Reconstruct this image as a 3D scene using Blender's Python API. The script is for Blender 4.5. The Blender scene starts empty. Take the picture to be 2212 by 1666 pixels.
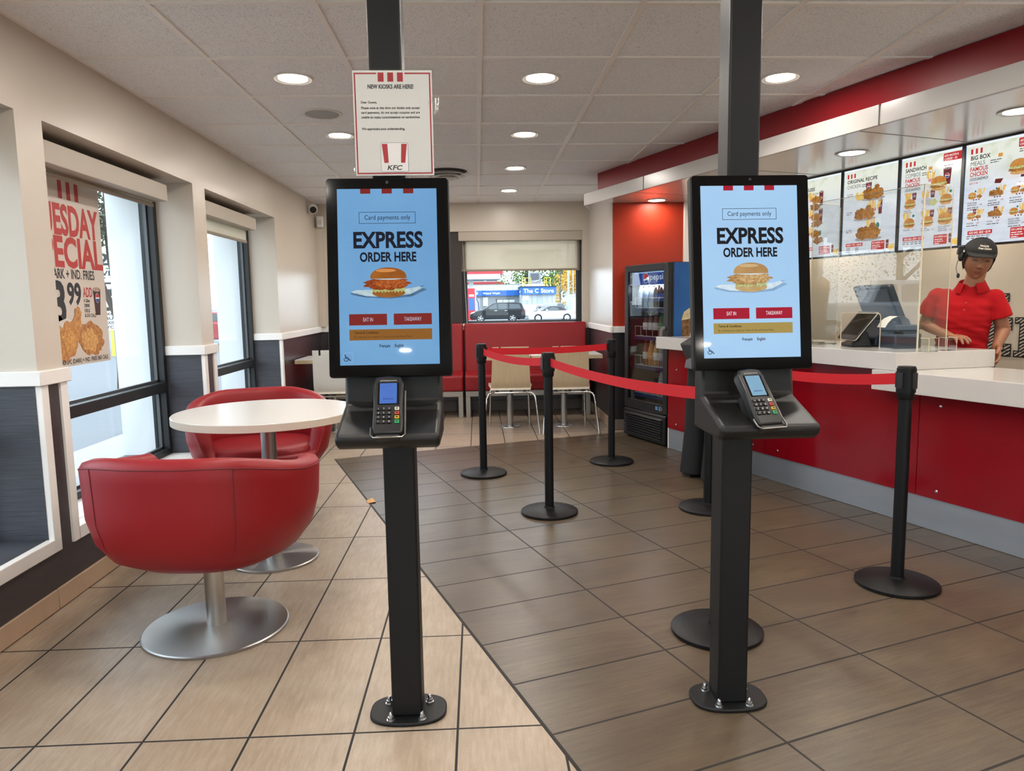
import bpy, bmesh, math, random
from mathutils import Vector, Matrix, noise as mnoise
random.seed(7)
SC = bpy.context.scene
COL = SC.collection
# ------------------------------------------------------------------ camera
HC, HZ = 1.2353, 2.3366            # lens height, ceiling height (metres)
PITCH, YAW, ROLL, FPX = 0.1154, 0.0455, 0.0158, 1560.4
cam_d = bpy.data.cameras.new('camera'); cam = bpy.data.objects.new('camera', cam_d); COL.objects.link(cam)
cam_d.sensor_width = 36.0; cam_d.lens = 36.0 * FPX / 2212; cam_d.clip_start = 0.02; cam_d.clip_end = 600
_cp, _sp, _cy, _sy = math.cos(PITCH), math.sin(PITCH), math.cos(YAW), math.sin(YAW)
_f = Vector((_sy*_cp, _cy*_cp, -_sp)); _r0 = Vector((_cy, -_sy, 0)); _d0 = _f.cross(_r0)
_r = math.cos(ROLL)*_r0 + math.sin(ROLL)*_d0; _d = -math.sin(ROLL)*_r0 + math.cos(ROLL)*_d0
cam.matrix_world = Matrix(((_r.x, -_d.x, -_f.x, 0), (_r.y, -_d.y, -_f.y, 0), (_r.z, -_d.z, -_f.z, HC), (0, 0, 0, 1)))
SC.camera = cam
# ------------------------------------------------------------------ overcast sky
W = bpy.data.worlds.new('overcast_sky'); SC.world = W; W.use_nodes = True
_n = W.node_tree; _n.nodes.clear()
_o = _n.nodes.new('ShaderNodeOutputWorld'); _b = _n.nodes.new('ShaderNodeBackground')
_tc = _n.nodes.new('ShaderNodeTexCoord'); _sx = _n.nodes.new('ShaderNodeSeparateXYZ'); _rp = _n.nodes.new('ShaderNodeValToRGB')
_n.links.new(_tc.outputs['Generated'], _sx.inputs[0]); _n.links.new(_sx.outputs['Z'], _rp.inputs[0])
_rp.color_ramp.elements[0].position = 0.0; _rp.color_ramp.elements[0].color = (.85, .945, 1.02, 1)
_rp.color_ramp.elements[1].position = .8; _rp.color_ramp.elements[1].color = (.75, .89, 1.03, 1)
_n.links.new(_rp.outputs[0], _b.inputs[0]); _b.inputs[1].default_value = 2.75
_n.links.new(_b.outputs[0], _o.inputs[0])
LAMP_W = 4.8                        # watts of one recessed ceiling lamp
LAMP_COL = (1.0, .95, .89)
# ------------------------------------------------------------------ exposure and sampling
SC.view_settings.view_transform = 'Standard'; SC.view_settings.look = 'None'
EXPO = 0.72; SC.view_settings.exposure = EXPO; DISP = 2**-EXPO; SC.view_settings.gamma = 1.0; SC.view_settings.use_curve_mapping = False
SC.cycles.use_denoising = True; SC.cycles.adaptive_threshold = .015
SC.cycles.sample_clamp_indirect = 6.0
SC.cycles.max_bounces = 10; SC.cycles.diffuse_bounces = 4; SC.cycles.glossy_bounces = 4
SC.cycles.transparent_max_bounces = 24; SC.cycles.transmission_bounces = 6
SC.cycles.caustics_reflective = False; SC.cycles.caustics_refractive = False

# ------------------------------------------------------------------ materials
def lin(c):
    if isinstance(c, str):
        c = c.lstrip('#'); c = [int(c[i:i+2], 16)/255 for i in (0, 2, 4)]
        c = [x/12.92 if x <= .04045 else ((x+.055)/1.055)**2.4 for x in c]
    return (c[0], c[1], c[2], 1.0)
MATS = {}
def nd(nt, typ, **kw):
    n = nt.nodes.new(typ)
    for k, v in kw.items(): setattr(n, k, v)
    return n
def mth(nt, op, a, b=None, clamp=False):
    n = nt.nodes.new('ShaderNodeMath'); n.operation = op; n.use_clamp = clamp
    for i, v in enumerate((a, b)):
        if v is None: continue
        if isinstance(v, (int, float)): n.inputs[i].default_value = v
        else: nt.links.new(v, n.inputs[i])
    return n.outputs[0]
def mixc(nt, fac, a, b, mode='MIX'):
    n = nt.nodes.new('ShaderNodeMix'); n.data_type = 'RGBA'; n.blend_type = mode
    for sock, v in ((n.inputs[0], fac), (n.inputs[6], a), (n.inputs[7], b)):
        if isinstance(v, (int, float)): sock.default_value = v
        elif isinstance(v, tuple): sock.default_value = v
        else: nt.links.new(v, sock)
    return n.outputs[2]
def noisef(nt, vec, scale, detail=4, rough=.55, stretch=None):
    n = nt.nodes.new('ShaderNodeTexNoise'); n.inputs['Scale'].default_value = scale; n.inputs['Detail'].default_value = detail; n.inputs['Roughness'].default_value = rough
    if stretch:
        m = nt.nodes.new('ShaderNodeMapping'); m.inputs['Scale'].default_value = stretch; nt.links.new(vec, m.inputs[0]); vec = m.outputs[0]
    nt.links.new(vec, n.inputs['Vector']); return n.outputs[0]
def new_mat(name):
    m = bpy.data.materials.new(name); m.use_nodes = True; nt = m.node_tree
    p = nt.nodes['Principled BSDF']; return m, nt, p
def mat(name, col=None, rough=.5, metal=0.0, spec=.5, var=0.0, vscale=6, stretch=None, bump=0.0, bscale=60, bstretch=None, coat=0.0, coat_rough=.05,
        col2=None, emit=None, estr=1.0, alpha=1.0, trans=0.0, sheen=0.0, aniso=0.0):
    if name in MATS: return MATS[name]
    m, nt, p = new_mat(name); c = lin(col)
    p.inputs['Base Color'].default_value = c; p.inputs['Roughness'].default_value = rough; p.inputs['Metallic'].default_value = metal
    p.inputs['Specular IOR Level'].default_value = spec
    if coat: p.inputs['Coat Weight'].default_value = coat; p.inputs['Coat Roughness'].default_value = coat_rough
    if trans: p.inputs['Transmission Weight'].default_value = trans
    if sheen: p.inputs['Sheen Weight'].default_value = sheen
    if alpha < 1: p.inputs['Alpha'].default_value = alpha
    tc = None
    if var or col2 or bump:
        tc = nt.nodes.new('ShaderNodeTexCoord').outputs['Object']
    if var or col2:
        f = noisef(nt, tc, vscale, stretch=stretch)
        if col2: out = mixc(nt, mth(nt, 'MULTIPLY', mth(nt, 'SUBTRACT', f, .32), 2.8, True), c, lin(col2))
        else:
            a = tuple(min(1, x*(1-var)) for x in c[:3])+(1,); b = tuple(min(1, x*(1+var)) for x in c[:3])+(1,)
            out = mixc(nt, f, a, b)
        nt.links.new(out, p.inputs['Base Color'])
    if bump:
        bf = noisef(nt, tc, bscale, stretch=bstretch); bn = nt.nodes.new('ShaderNodeBump'); bn.inputs['Strength'].default_value = bump; bn.inputs['Distance'].default_value = .004
        nt.links.new(bf, bn.inputs['Height']); nt.links.new(bn.outputs[0], p.inputs['Normal'])
    if emit:
        p.inputs['Emission Color'].default_value = lin(emit); p.inputs['Emission Strength'].default_value = estr
    MATS[name] = m; return m
def E_(hexc, hex2=None, scale=60, strength=1.0):
    """a lit pixel colour on a display"""
    k = 'lit_%s_%s_%s_%s' % (hexc, hex2, scale, strength)
    if k in MATS: return MATS[k]
    m, nt, p = new_mat('lit_display_colour'); p.inputs['Base Color'].default_value = (.004, .004, .005, 1)
    p.inputs['Roughness'].default_value = .03; p.inputs['Specular IOR Level'].default_value = .3; p.inputs['Emission Color'].default_value = lin(hexc); p.inputs['Emission Strength'].default_value = strength*DISP
    if hex2:
        tc = nt.nodes.new('ShaderNodeTexCoord').outputs['Object']; f = noisef(nt, tc, scale)
        nt.links.new(mixc(nt, mth(nt, 'MULTIPLY', mth(nt, 'SUBTRACT', f, .33), 3.0, True), lin(hexc), lin(hex2)), p.inputs['Emission Color'])
    MATS[k] = m; return m
def P_(hexc, hex2=None, scale=60):
    """printing ink on paper or plastic"""
    k = 'ink_%s_%s_%s' % (hexc, hex2, scale)
    if k in MATS: return MATS[k]
    m = mat(k, hexc, rough=.5, col2=hex2, vscale=scale); m.name = 'printed_ink'; return m
def glass_mat(name, tint=(.96, .98, .98), rough=0.0, ior=1.5, boost=1.0):
    if name in MATS: return MATS[name]
    m = bpy.data.materials.new(name); m.use_nodes = True; nt = m.node_tree; nt.nodes.clear()
    o = nt.nodes.new('ShaderNodeOutputMaterial'); t = nt.nodes.new('ShaderNodeBsdfTransparent'); g = nt.nodes.new('ShaderNodeBsdfGlossy')
    t.inputs[0].default_value = tint+(1,); g.inputs['Roughness'].default_value = rough
    lw = nt.nodes.new('ShaderNodeLayerWeight'); lw.inputs[0].default_value = .5; f0 = ((ior-1)/(ior+1))**2
    fr = mth(nt, 'ADD', mth(nt, 'MULTIPLY', mth(nt, 'POWER', lw.outputs['Facing'], 5.0), 1-f0), f0)
    mx = nt.nodes.new('ShaderNodeMixShader'); nt.links.new(mth(nt, 'MULTIPLY', fr, boost, True), mx.inputs[0])
    nt.links.new(t.outputs[0], mx.inputs[1]); nt.links.new(g.outputs[0], mx.inputs[2]); nt.links.new(mx.outputs[0], o.inputs[0])
    MATS[name] = m; return m

# ------------------------------------------------------------------ mesh gathering
class G:
    def __init__(s): s.v = []; s.f = []; s.mi = []; s.mats = []; s.sm = []
    def slot(s, m):
        if m not in s.mats: s.mats.append(m)
        return s.mats.index(m)
    def add(s, verts, faces, m, smooth=True):
        b = len(s.v); s.v += [tuple(v) for v in verts]; k = s.slot(m)
        for f in faces: s.f.append([b+i for i in f]); s.mi.append(k); s.sm.append(smooth)
        return s
    def box(s, x0, x1, y0, y1, z0, z1, m, M=None):
        v = [Vector((x, y, z)) for z in (z0, z1) for y in (y0, y1) for x in (x0, x1)]
        if M is not None: v = [M @ p for p in v]
        return s.add(v, [(0, 2, 3, 1), (4, 5, 7, 6), (0, 1, 5, 4), (2, 6, 7, 3), (0, 4, 6, 2), (1, 3, 7, 5)], m)
    def prism(s, poly, a, b, m, axis='z', M=None):
        """poly in the two other axes, extruded from a to b along axis (x: poly=(y,z); y: (x,z); z: (x,y))"""
        def P(p, h):
            q = Vector((h, p[0], p[1])) if axis == 'x' else Vector((p[0], h, p[1])) if axis == 'y' else Vector((p[0], p[1], h))
            return M @ q if M is not None else q
        n = len(poly); v = [P(p, a) for p in poly]+[P(p, b) for p in poly]
        fs = [tuple(range(n))[::-1], tuple(range(n, 2*n))]+[(i, (i+1) % n, n+(i+1) % n, n+i) for i in range(n)]
        return s.add(v, fs, m)
    def lathe(s, prof, m, c=(0, 0, 0), seg=32, M=None, cap=True):
        v = []; f = []; n = len(prof)
        for i in range(seg):
            a = 2*math.pi*i/seg
            for r, z in prof:
                q = Vector((r*math.cos(a), r*math.sin(a), z)); q = M @ q if M is not None else q
                v.append(q+Vector(c))
        for i in range(seg):
            j = (i+1) % seg
            for k in range(n-1): f.append((i*n+k, j*n+k, j*n+k+1, i*n+k+1))
        if cap:
            if prof[0][0] > 1e-6: f.append(tuple(i*n for i in range(seg))[::-1])
            if prof[-1][0] > 1e-6: f.append(tuple(i*n+n-1 for i in range(seg)))
        return s.add(v, f, m)
    def tube(s, path, r, m, seg=10, closed=False, flat=None, cap=True):
        P = [Vector(p) for p in path]; n = len(P); v = []; f = []
        rr = r if isinstance(r, (list, tuple)) else [r]*n
        up = None
        for i, p in enumerate(P):
            t = (P[(i+1) % n]-P[i-1]) if (closed or 0 < i < n-1) else (P[1]-P[0] if i == 0 else P[-1]-P[-2])
            t.normalize()
            if up is None:
                up = Vector((0, 0, 1)) if abs(t.z) < .9 else Vector((0, 1, 0))
            a = t.cross(up); a = a.normalized() if a.length > 1e-5 else t.orthogonal().normalized(); b = a.cross(t).normalized(); up = b
            for k in range(seg):
                w = 2*math.pi*k/seg; v.append(p+(a*math.cos(w)+b*math.sin(w)*(flat or 1))*rr[i])
        for i in range(n if closed else n-1):
            j = (i+1) % n
            for k in range(seg): f.append((i*seg+k, j*seg+k, j*seg+(k+1) % seg, i*seg+(k+1) % seg))
        if not closed and cap: f.append(tuple(range(seg))); f.append(tuple((n-1)*seg+k for k in range(seg))[::-1])
        return s.add(v, f, m)
    def grid(s, fn, nu, nv, m, wrap_u=False, wrap_v=False):
        v = [fn(i/(nu if wrap_u else nu-1), j/(nv if wrap_v else nv-1)) for i in range(nu) for j in range(nv)]; f = []
        for i in range(nu if wrap_u else nu-1):
            for j in range(nv if wrap_v else nv-1):
                f.append((i*nv+j, ((i+1) % nu)*nv+j, ((i+1) % nu)*nv+(j+1) % nv, i*nv+(j+1) % nv))
        return s.add(v, f, m)
    def ell(s, c, r, m, nu=20, nv=12, M=None):
        def fn(u, w):
            a = 2*math.pi*u; b = math.pi*(w-.5); q = Vector((r[0]*math.cos(a)*math.cos(b), r[1]*math.sin(a)*math.cos(b), r[2]*math.sin(b)))
            return (M @ q if M is not None else q)+Vector(c)
        return s.grid(fn, nu, nv, m, wrap_u=True)
    def mesh(s, name, angle=38, merge=1e-6):
        me = bpy.data.meshes.new(name); me.from_pydata(s.v, [], s.f)
        for m in s.mats: me.materials.append(m)
        me.polygons.foreach_set('material_index', s.mi); me.polygons.foreach_set('use_smooth', s.sm)
        bm = bmesh.new(); bm.from_mesh(me)
        if merge: bmesh.ops.remove_doubles(bm, verts=bm.verts, dist=merge)
        if len(bm.faces) < 60000: bmesh.ops.recalc_face_normals(bm, faces=bm.faces)
        bm.to_mesh(me); bm.free(); me.update()
        if angle < 180: me.set_sharp_from_angle(angle=math.radians(angle))
        return me
    def build(s, name, parent=None, loc=None, rot=None, bevel=0, bseg=2, angle=38, merge=1e-6, sub=0):
        o = bpy.data.objects.new(name, s.mesh(name, angle, merge)); COL.objects.link(o)
        if parent: o.parent = parent
        if loc: o.location = loc
        if rot: o.rotation_euler = rot
        if bevel:
            b = o.modifiers.new('edge', 'BEVEL'); b.width = bevel; b.segments = bseg; b.limit_method = 'ANGLE'; b.angle_limit = math.radians(40); b.harden_normals = False
        if sub:
            d = o.modifiers.new('round', 'SUBSURF'); d.levels = sub; d.render_levels = sub
        return o
def flat_mesh(s, name, parent=None, loc=None, rot=None):
    """for printed art: no normal recalculation, no merging"""
    me = bpy.data.meshes.new(name); me.from_pydata(s.v, [], s.f)
    for m in s.mats: me.materials.append(m)
    me.polygons.foreach_set('material_index', s.mi); me.update()
    o = bpy.data.objects.new(name, me); COL.objects.link(o)
    if parent: o.parent = parent
    if loc: o.location = loc
    if rot: o.rotation_euler = rot
    return o
def tag(o, label=None, cat=None, group=None, kind=None):
    if label: o['label'] = label
    if cat: o['category'] = cat
    if group: o['group'] = group
    if kind: o['kind'] = kind
    return o
def thing(name, label, cat, loc=(0, 0, 0), rz=0.0, group=None):
    o = bpy.data.objects.new(name, None); o.empty_display_size = .1; COL.objects.link(o); o.location = loc; o.rotation_euler = (0, 0, rz)
    return tag(o, label, cat, group)
def copy_tree(o, parent=None):
    c = o.copy(); COL.objects.link(c)
    if parent: c.parent = parent
    for ch in list(o.children): copy_tree(ch, c)
    return c
def struct(o): o['kind'] = 'structure'; return o
# counter frame: n to the back of the counter, t along it (away from the camera)
TH = math.radians(19.5); NV = Vector((math.cos(TH), math.sin(TH), 0)); TV = Vector((-math.sin(TH), math.cos(TH), 0))
def CP(n, t, z=0.0): q = NV*n+TV*t; return Vector((q.x, q.y, z))
RZ = TH
# ------------------------------------------------------------------ letter shapes
GLY = {}
def make_glyphs():
    chars = ''.join(chr(i) for i in range(33, 127))+'\u00e7\u2022'
    tmp = []
    def txt(s, off):
        cu = bpy.data.curves.new('glyph', 'FONT'); cu.body = s; cu.size = 1.0; cu.offset = off; cu.resolution_u = 3
        o = bpy.data.objects.new('glyph', cu); COL.objects.link(o); tmp.append(o); return o
    H = txt('HH', 0); jobs = []
    for c in chars:
        jobs.append((c, txt('H'+c+'H', 0), txt(c, 0), txt(c, .022), txt(c, .034)))
    dg = bpy.context.evaluated_depsgraph_get()
    def shape(o):
        me = bpy.data.meshes.new_from_object(o.evaluated_get(dg)); v = [(p.co.x, p.co.y) for p in me.vertices]; f = [tuple(p.vertices) for p in me.polygons]
        bpy.data.meshes.remove(me); return v, f
    def width(o): v, _ = shape(o); xs = [p[0] for p in v]; return max(xs)-min(xs)
    w0 = width(H)
    for c, a, r, b, h in jobs: GLY[c] = (width(a)-w0, shape(r), shape(b), shape(h))
    for o in tmp: bpy.data.objects.remove(o)
make_glyphs()
CAPH = .71
class Art:
    """flat printed or displayed artwork on the plane O + x*U + y*V, stacked in thin layers"""
    def __init__(s, O, U, V, eps=.0004, base=1):
        s.O, s.U, s.V = Vector(O), Vector(U), Vector(V); s.N = s.U.cross(s.V).normalized(); s.eps = eps; s.l = base; s.g = G()
    def at(s, x, y): return s.O+s.U*x+s.V*y+s.N*(s.l*s.eps)
    def poly(s, pts, m, l=None):
        if l is not None: s.l = l
        s.g.add([s.at(*p) for p in pts], [tuple(range(len(pts)))], m, False); return s
    def rect(s, x0, y0, x1, y1, m, l=None): return s.poly([(x0, y0), (x1, y0), (x1, y1), (x0, y1)], m, l)
    def rrect(s, x0, y0, x1, y1, r, m, l=None):
        pts = []
        for cx, cy, a0 in ((x1-r, y0+r, -90), (x1-r, y1-r, 0), (x0+r, y1-r, 90), (x0+r, y0+r, 180)):
            for k in range(5): a = math.radians(a0+22.5*k); pts.append((cx+r*math.cos(a), cy+r*math.sin(a)))
        return s.poly(pts, m, l)
    def frame(s, x0, y0, x1, y1, w, m, l=None):
        s.rect(x0, y0, x1, y0+w, m, l); s.rect(x0, y1-w, x1, y1, m); s.rect(x0, y0+w, x0+w, y1-w, m); return s.rect(x1-w, y0+w, x1, y1-w, m)
    def ell(s, cx, cy, rx, ry, m, l=None, a0=0, a1=360, n=28, rot=0):
        ca, sa = math.cos(math.radians(rot)), math.sin(math.radians(rot)); pts = []
        k = n if a1-a0 >= 360 else n+1
        for i in range(k):
            a = math.radians(a0+(a1-a0)*i/n); x, y = rx*math.cos(a), ry*math.sin(a); pts.append((cx+x*ca-y*sa, cy+x*sa+y*ca))
        return s.poly(pts, m, l)
    def blob(s, cx, cy, rx, ry, m, seed=0, amp=.15, l=None, n=36, rot=0, freq=5):
        rn = random.Random(seed); ph = [rn.uniform(0, 6.3) for _ in range(6)]; ca, sa = math.cos(math.radians(rot)), math.sin(math.radians(rot)); pts = []
        for i in range(n):
            a = 2*math.pi*i/n; k = 1+amp*(.5*math.sin(freq*a+ph[0])+.35*math.sin((freq+4)*a+ph[1])+.3*math.sin((2*freq+3)*a+ph[2])+.3*math.sin(2*a+ph[3]))
            x, y = rx*k*math.cos(a), ry*k*math.sin(a); pts.append((cx+x*ca-y*sa, cy+x*sa+y*ca))
        return s.poly(pts, m, l)
    def line(s, pts, w, m, l=None):
        if l is not None: s.l = l
        for (x0, y0), (x1, y1) in zip(pts, pts[1:]):
            dx, dy = x1-x0, y1-y0; q = math.hypot(dx, dy) or 1; a, b = -dy/q*w/2, dx/q*w/2
            s.poly([(x0-a, y0-b), (x1-a, y1-b), (x1+a, y1+b), (x0+a, y0+b)], m)
        return s
    def text(s, t, x, y, h, m, w=None, bold=True, align='l', shear=0.0, xs=.8, l=None, track=0.0):
        """h = capital height; w = fitted width; (x, y) = baseline start, centre or end"""
        if l is not None: s.l = l
        sc = h/CAPH; sp = .3
        tot = sum((GLY[c][0] if c in GLY else sp)+track for c in t)
        k = (w/(tot*sc)) if w else xs
        W = tot*sc*k; x -= W/2 if align == 'c' else W if align == 'r' else 0
        for c in t:
            if c in GLY:
                adv = GLY[c][0]; v, f = GLY[c][3 if bold == 2 else 2 if bold else 1]
                s.g.add([s.at(x+(px*sc+shear*py*sc)*k, y+py*sc) for px, py in v], f, m, False); x += (adv+track)*sc*k
            else: x += (sp+track)*sc*k
        return s
    def scrib(s, x, y, w, h, m, seed=0, l=None):
        """a line of print too small to read in the photograph: word-long dashes"""
        rn = random.Random(seed); q = x
        while q < x+w:
            ww = min(h*rn.uniform(1.2, 4.2), x+w-q); s.rect(q, y, q+ww, y+h*.62, m, l); q += ww+h*.5
        return s
    def fresh(s): a = s.__class__.__new__(s.__class__); a.__dict__.update(s.__dict__); a.g = G(); return a
    def done(s, name, parent=None, loc=None, rot=None): return flat_mesh(s.g, name, parent, loc, rot)
# ================================================================== THE ROOM
XL, YB, XR = -1.76, 8.2, 1.265; YF = -6.6
paint = mat('wall_paint', '#c6bcae', rough=.33, var=.03, vscale=3, bump=.03, bscale=90)
trim_w = mat('white_trim', '#e9e6e1', rough=.35)
dark_panel = mat('dark_wainscot', '#3d3436', rough=.32, var=.18, vscale=5, stretch=(1, 1, 14), bump=.05, bscale=40, bstretch=(1, 1, 12))
slate_panel = mat('slate_wainscot', '#3d3f46', rough=.6, var=.55, vscale=9, stretch=(.6, .6, 11), bump=.25, bscale=12, bstretch=(.6, .6, 11))
frame_dark = mat('window_frame_dark', '#26282a', rough=.4, metal=.3)
frame_grey = mat('window_frame_grey', '#55585a', rough=.4, metal=.5)
clad_w = mat('exterior_white', '#e4e8ea', rough=.6)
glass_w = glass_mat('window_glass', (.97, .985, .985), boost=.4)
red_paint = mat('red_paint', '#84131c', rough=.4, spec=.3, var=.04, vscale=3)
orange_paint = mat('orange_red_paint', '#a8331c', rough=.4, spec=.3, var=.04, vscale=2)
gloss_white = mat('gloss_white_panel', '#dcd9d5', rough=.27, spec=.9, coat=.5, coat_rough=.16)
band_white = mat('white_band', '#aeaba7', rough=.25)
seam_grey = mat('seam_grey', '#8d8a86', rough=.5)

def floor_material():
    m, nt, p = new_mat('tiled_floor')
    tc = nt.nodes.new('ShaderNodeTexCoord').outputs['Object']; sx = nt.nodes.new('ShaderNodeSeparateXYZ'); nt.links.new(tc, sx.inputs[0]); x, y = sx.outputs[0], sx.outputs[1]
    A = lambda a, b: mth(nt, 'ADD', a, b)
    Mu = lambda a, b: mth(nt, 'MULTIPLY', a, b)
    c, s = math.cos(TH), math.sin(TH)
    n = A(Mu(x, c), Mu(y, s)); t = A(Mu(x, -s), Mu(y, c))
    def cell(u, off, size):
        q = mth(nt, 'DIVIDE', mth(nt, 'SUBTRACT', u, off), size); fl = mth(nt, 'FLOOR', q); fr = mth(nt, 'FRACT', A(q, 100.0))
        return fl, Mu(mth(nt, 'MINIMUM', fr, mth(nt, 'SUBTRACT', 1.0, fr)), size)
    def rnd(a, b, seed):
        cb = nt.nodes.new('ShaderNodeCombineXYZ'); nt.links.new(a, cb.inputs[0]); nt.links.new(b, cb.inputs[1]); cb.inputs[2].default_value = seed
        w = nt.nodes.new('ShaderNodeTexWhiteNoise'); nt.links.new(cb.outputs[0], w.inputs['Vector']); return w.outputs['Value']
    bu, bd1 = cell(x, -1.2841, .3001); bv, bd2 = cell(y, 1.9847, .596)
    pu, pd1 = cell(n, .809, .598); pv, pd2 = cell(t, 1.465, .2965)
    isb = mth(nt, 'MULTIPLY', mth(nt, 'GREATER_THAN', n, .82), mth(nt, 'LESS_THAN', t, 5.83)); isb = mth(nt, 'MULTIPLY', isb, mth(nt, 'GREATER_THAN', t, .872))  # brown stops just out of view so paler tiles bounce more light
    # beige porcelain, streaked lengthwise
    st = noisef(nt, tc, 16, 7, .68, (5.0, .55, 1)); cl = noisef(nt, tc, 5, 5, .6); gr = noisef(nt, tc, 210, 3, .7)
    k = A(A(Mu(st, .48), Mu(cl, .27)), Mu(gr, .25))
    bc = mixc(nt, mth(nt, 'MULTIPLY', mth(nt, 'SUBTRACT', k, .40), 4.2, True), lin('#8f7c68'), lin('#aa9b88'))
    bc = mixc(nt, Mu(rnd(bu, bv, 1.0), .22), bc, lin('#93816c'))
    # brown wood-look porcelain, streaked along the counter-frame n axis
    cb = nt.nodes.new('ShaderNodeCombineXYZ'); nt.links.new(n, cb.inputs[0]); nt.links.new(t, cb.inputs[1]); nt.links.new(Mu(rnd(pu, pv, 3.0), 9.0), cb.inputs[2])
    ps = noisef(nt, cb.outputs[0], 13, 8, .72, (.5, 7.5, 1)); pc = noisef(nt, cb.outputs[0], 4, 4, .6, (.7, 1.6, 1))
    k2 = A(A(Mu(ps, .6), Mu(pc, .4)), Mu(mth(nt, 'SUBTRACT', gr, .5), .34))
    pcol = mixc(nt, mth(nt, 'MULTIPLY', mth(nt, 'SUBTRACT', k2, .38), 3.4, True), lin('#42362b'), lin('#645743'))
    pcol = mixc(nt, Mu(rnd(pu, pv, 5.0), .45), pcol, lin('#524639'))
    col = mixc(nt, isb, bc, pcol)
    jb = mth(nt, 'LESS_THAN', mth(nt, 'MINIMUM', bd1, bd2), .0036); jp = mth(nt, 'LESS_THAN', mth(nt, 'MINIMUM', pd1, pd2), .0042)
    jt = A(Mu(jb, mth(nt, 'SUBTRACT', 1.0, isb)), Mu(jp, isb))
    edge = Mu(mth(nt, 'LESS_THAN', mth(nt, 'ABSOLUTE', mth(nt, 'SUBTRACT', n, .82)), .006), mth(nt, 'LESS_THAN', t, 5.83))
    jt = mth(nt, 'MAXIMUM', jt, edge)
    col = mixc(nt, jt, col, lin('#17120e')); nt.links.new(col, p.inputs['Base Color'])
    ro = A(mixf(nt, isb, .38, .33), Mu(jt, .35)); ro = A(ro, Mu(mth(nt, 'SUBTRACT', cl, .5), .06)); nt.links.new(ro, p.inputs['Roughness'])
    bn = nt.nodes.new('ShaderNodeBump'); bn.inputs['Strength'].default_value = .16; bn.inputs['Distance'].default_value = .003
    h = A(A(Mu(st, .25), Mu(gr, .15)), Mu(jt, -.8)); nt.links.new(h, bn.inputs['Height']); nt.links.new(bn.outputs[0], p.inputs['Normal'])
    return m
def mixf(nt, f, a, b):
    n = nt.nodes.new('ShaderNodeMix'); n.data_type = 'FLOAT'; n.inputs[2].default_value = a; n.inputs[3].default_value = b; nt.links.new(f, n.inputs[0]); return n.outputs[0]
fl = G(); fl.add([(-2.3, YF-.15, 0), (8, YF-.15, 0), (8, 8.55, 0), (-2.3, 8.55, 0), (-2.3, YF-.15, -.12), (8, YF-.15, -.12), (8, 8.55, -.12), (-2.3, 8.55, -.12)], [(0, 1, 2, 3), (4, 7, 6, 5), (0, 4, 5, 1), (1, 5, 6, 2), (2, 6, 7, 3), (3, 7, 4, 0)], floor_material())
struct(fl.build('floor'))
# ceiling: mineral tiles in a metal grid
def tile_ceiling_material():
    m, nt, p = new_mat('mineral_ceiling_tile'); tc = nt.nodes.new('ShaderNodeTexCoord').outputs['Object']
    a = noisef(nt, tc, 75, 3, .7); b = noisef(nt, tc, 190, 2, .6); c = noisef(nt, tc, 1.2, 2)
    pit = mth(nt, 'MULTIPLY', mth(nt, 'SUBTRACT', b, .57), 9.0, True)
    col = mixc(nt, a, lin('#eceff1'), lin('#fbfdff')); col = mixc(nt, mth(nt, 'MULTIPLY', pit, .55), col, lin('#9a948c')); col = mixc(nt, mth(nt, 'MULTIPLY', c, .2), col, lin('#e2e4e4'))
    nt.links.new(col, p.inputs['Base Color']); p.inputs['Roughness'].default_value = .9
    bn = nt.nodes.new('ShaderNodeBump'); bn.inputs['Strength'].default_value = .6; bn.inputs['Distance'].default_value = .004; nt.links.new(mth(nt, 'SUBTRACT', a, pit), bn.inputs['Height']); nt.links.new(bn.outputs[0], p.inputs['Normal'])
    return m
ce = G(); ce.box(-2.3, 8, YF-.15, 8.55, HZ+.008, HZ+.15, tile_ceiling_material()); ceil_o = struct(ce.build('ceiling'))
gr_m = mat('ceiling_grid_metal', '#efece7', rough=.45); g = G()
GX, GY = -1.1878, 3.4412
for k in range(-1, 10): g.box(GX+.61*k-.012, GX+.61*k+.012, YF, 8.2, HZ, HZ+.0085, gr_m)
for k in range(-16, 8): g.box(-1.76, 5.6, GY+.61*k-.012, GY+.61*k+.012, HZ+.0004, HZ+.0085, gr_m)
g.box(XL, XL+.02, YF, 8.2, HZ, HZ+.008, gr_m); g.box(XL, 1.3, YB-.02, YB, HZ, HZ+.008, gr_m)
struct(g.build('ceiling_grid_trim', parent=ceil_o))
# ---- left wall with its window bays
WIN = [(-5.74, -4.15), (-3.97, -2.38), (-2.2, -.61), (-.42, 1.17), (1.36, 2.955), (3.135, 4.70), (4.905, 6.53)]; ZS, ZT, XO = .29, 2.0, -2.30
w = G(); w.box(XO, XL, YF-.15, 8.55, 0, ZS, dark_panel); w.box(XO, XL, YF-.15, 8.55, ZT, HZ+.02, paint)
ys = [YF-.15]+[q for a in WIN for q in a]+[8.55]
for a, b in zip(ys[::2], ys[1::2]):
    w.box(-2.08, XL, a, b, ZS, .95, dark_panel); w.box(-2.08, XL, a, b, .95, ZT, paint); w.box(XO, -2.08, a, b, ZS, ZT, clad_w)
struct(w.build('wall_left'))
pn = G()                                   # slate boards inside the bays and under the rail
for a, b in WIN[3:]:
    pn.box(-1.99, XL-.012, b, b-.006, ZS, .935, slate_panel); pn.box(-1.99, XL-.012, a, a+.006, ZS, .935, slate_panel)
pn.box(-2.0, XL-.02, 1.36, 2.955, ZS, ZS+.008, slate_panel)
struct(pn.build('wall_left_panel'))
tr = G()                                   # chair rail, wrapping each pier, and the corner strips round the bays
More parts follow.
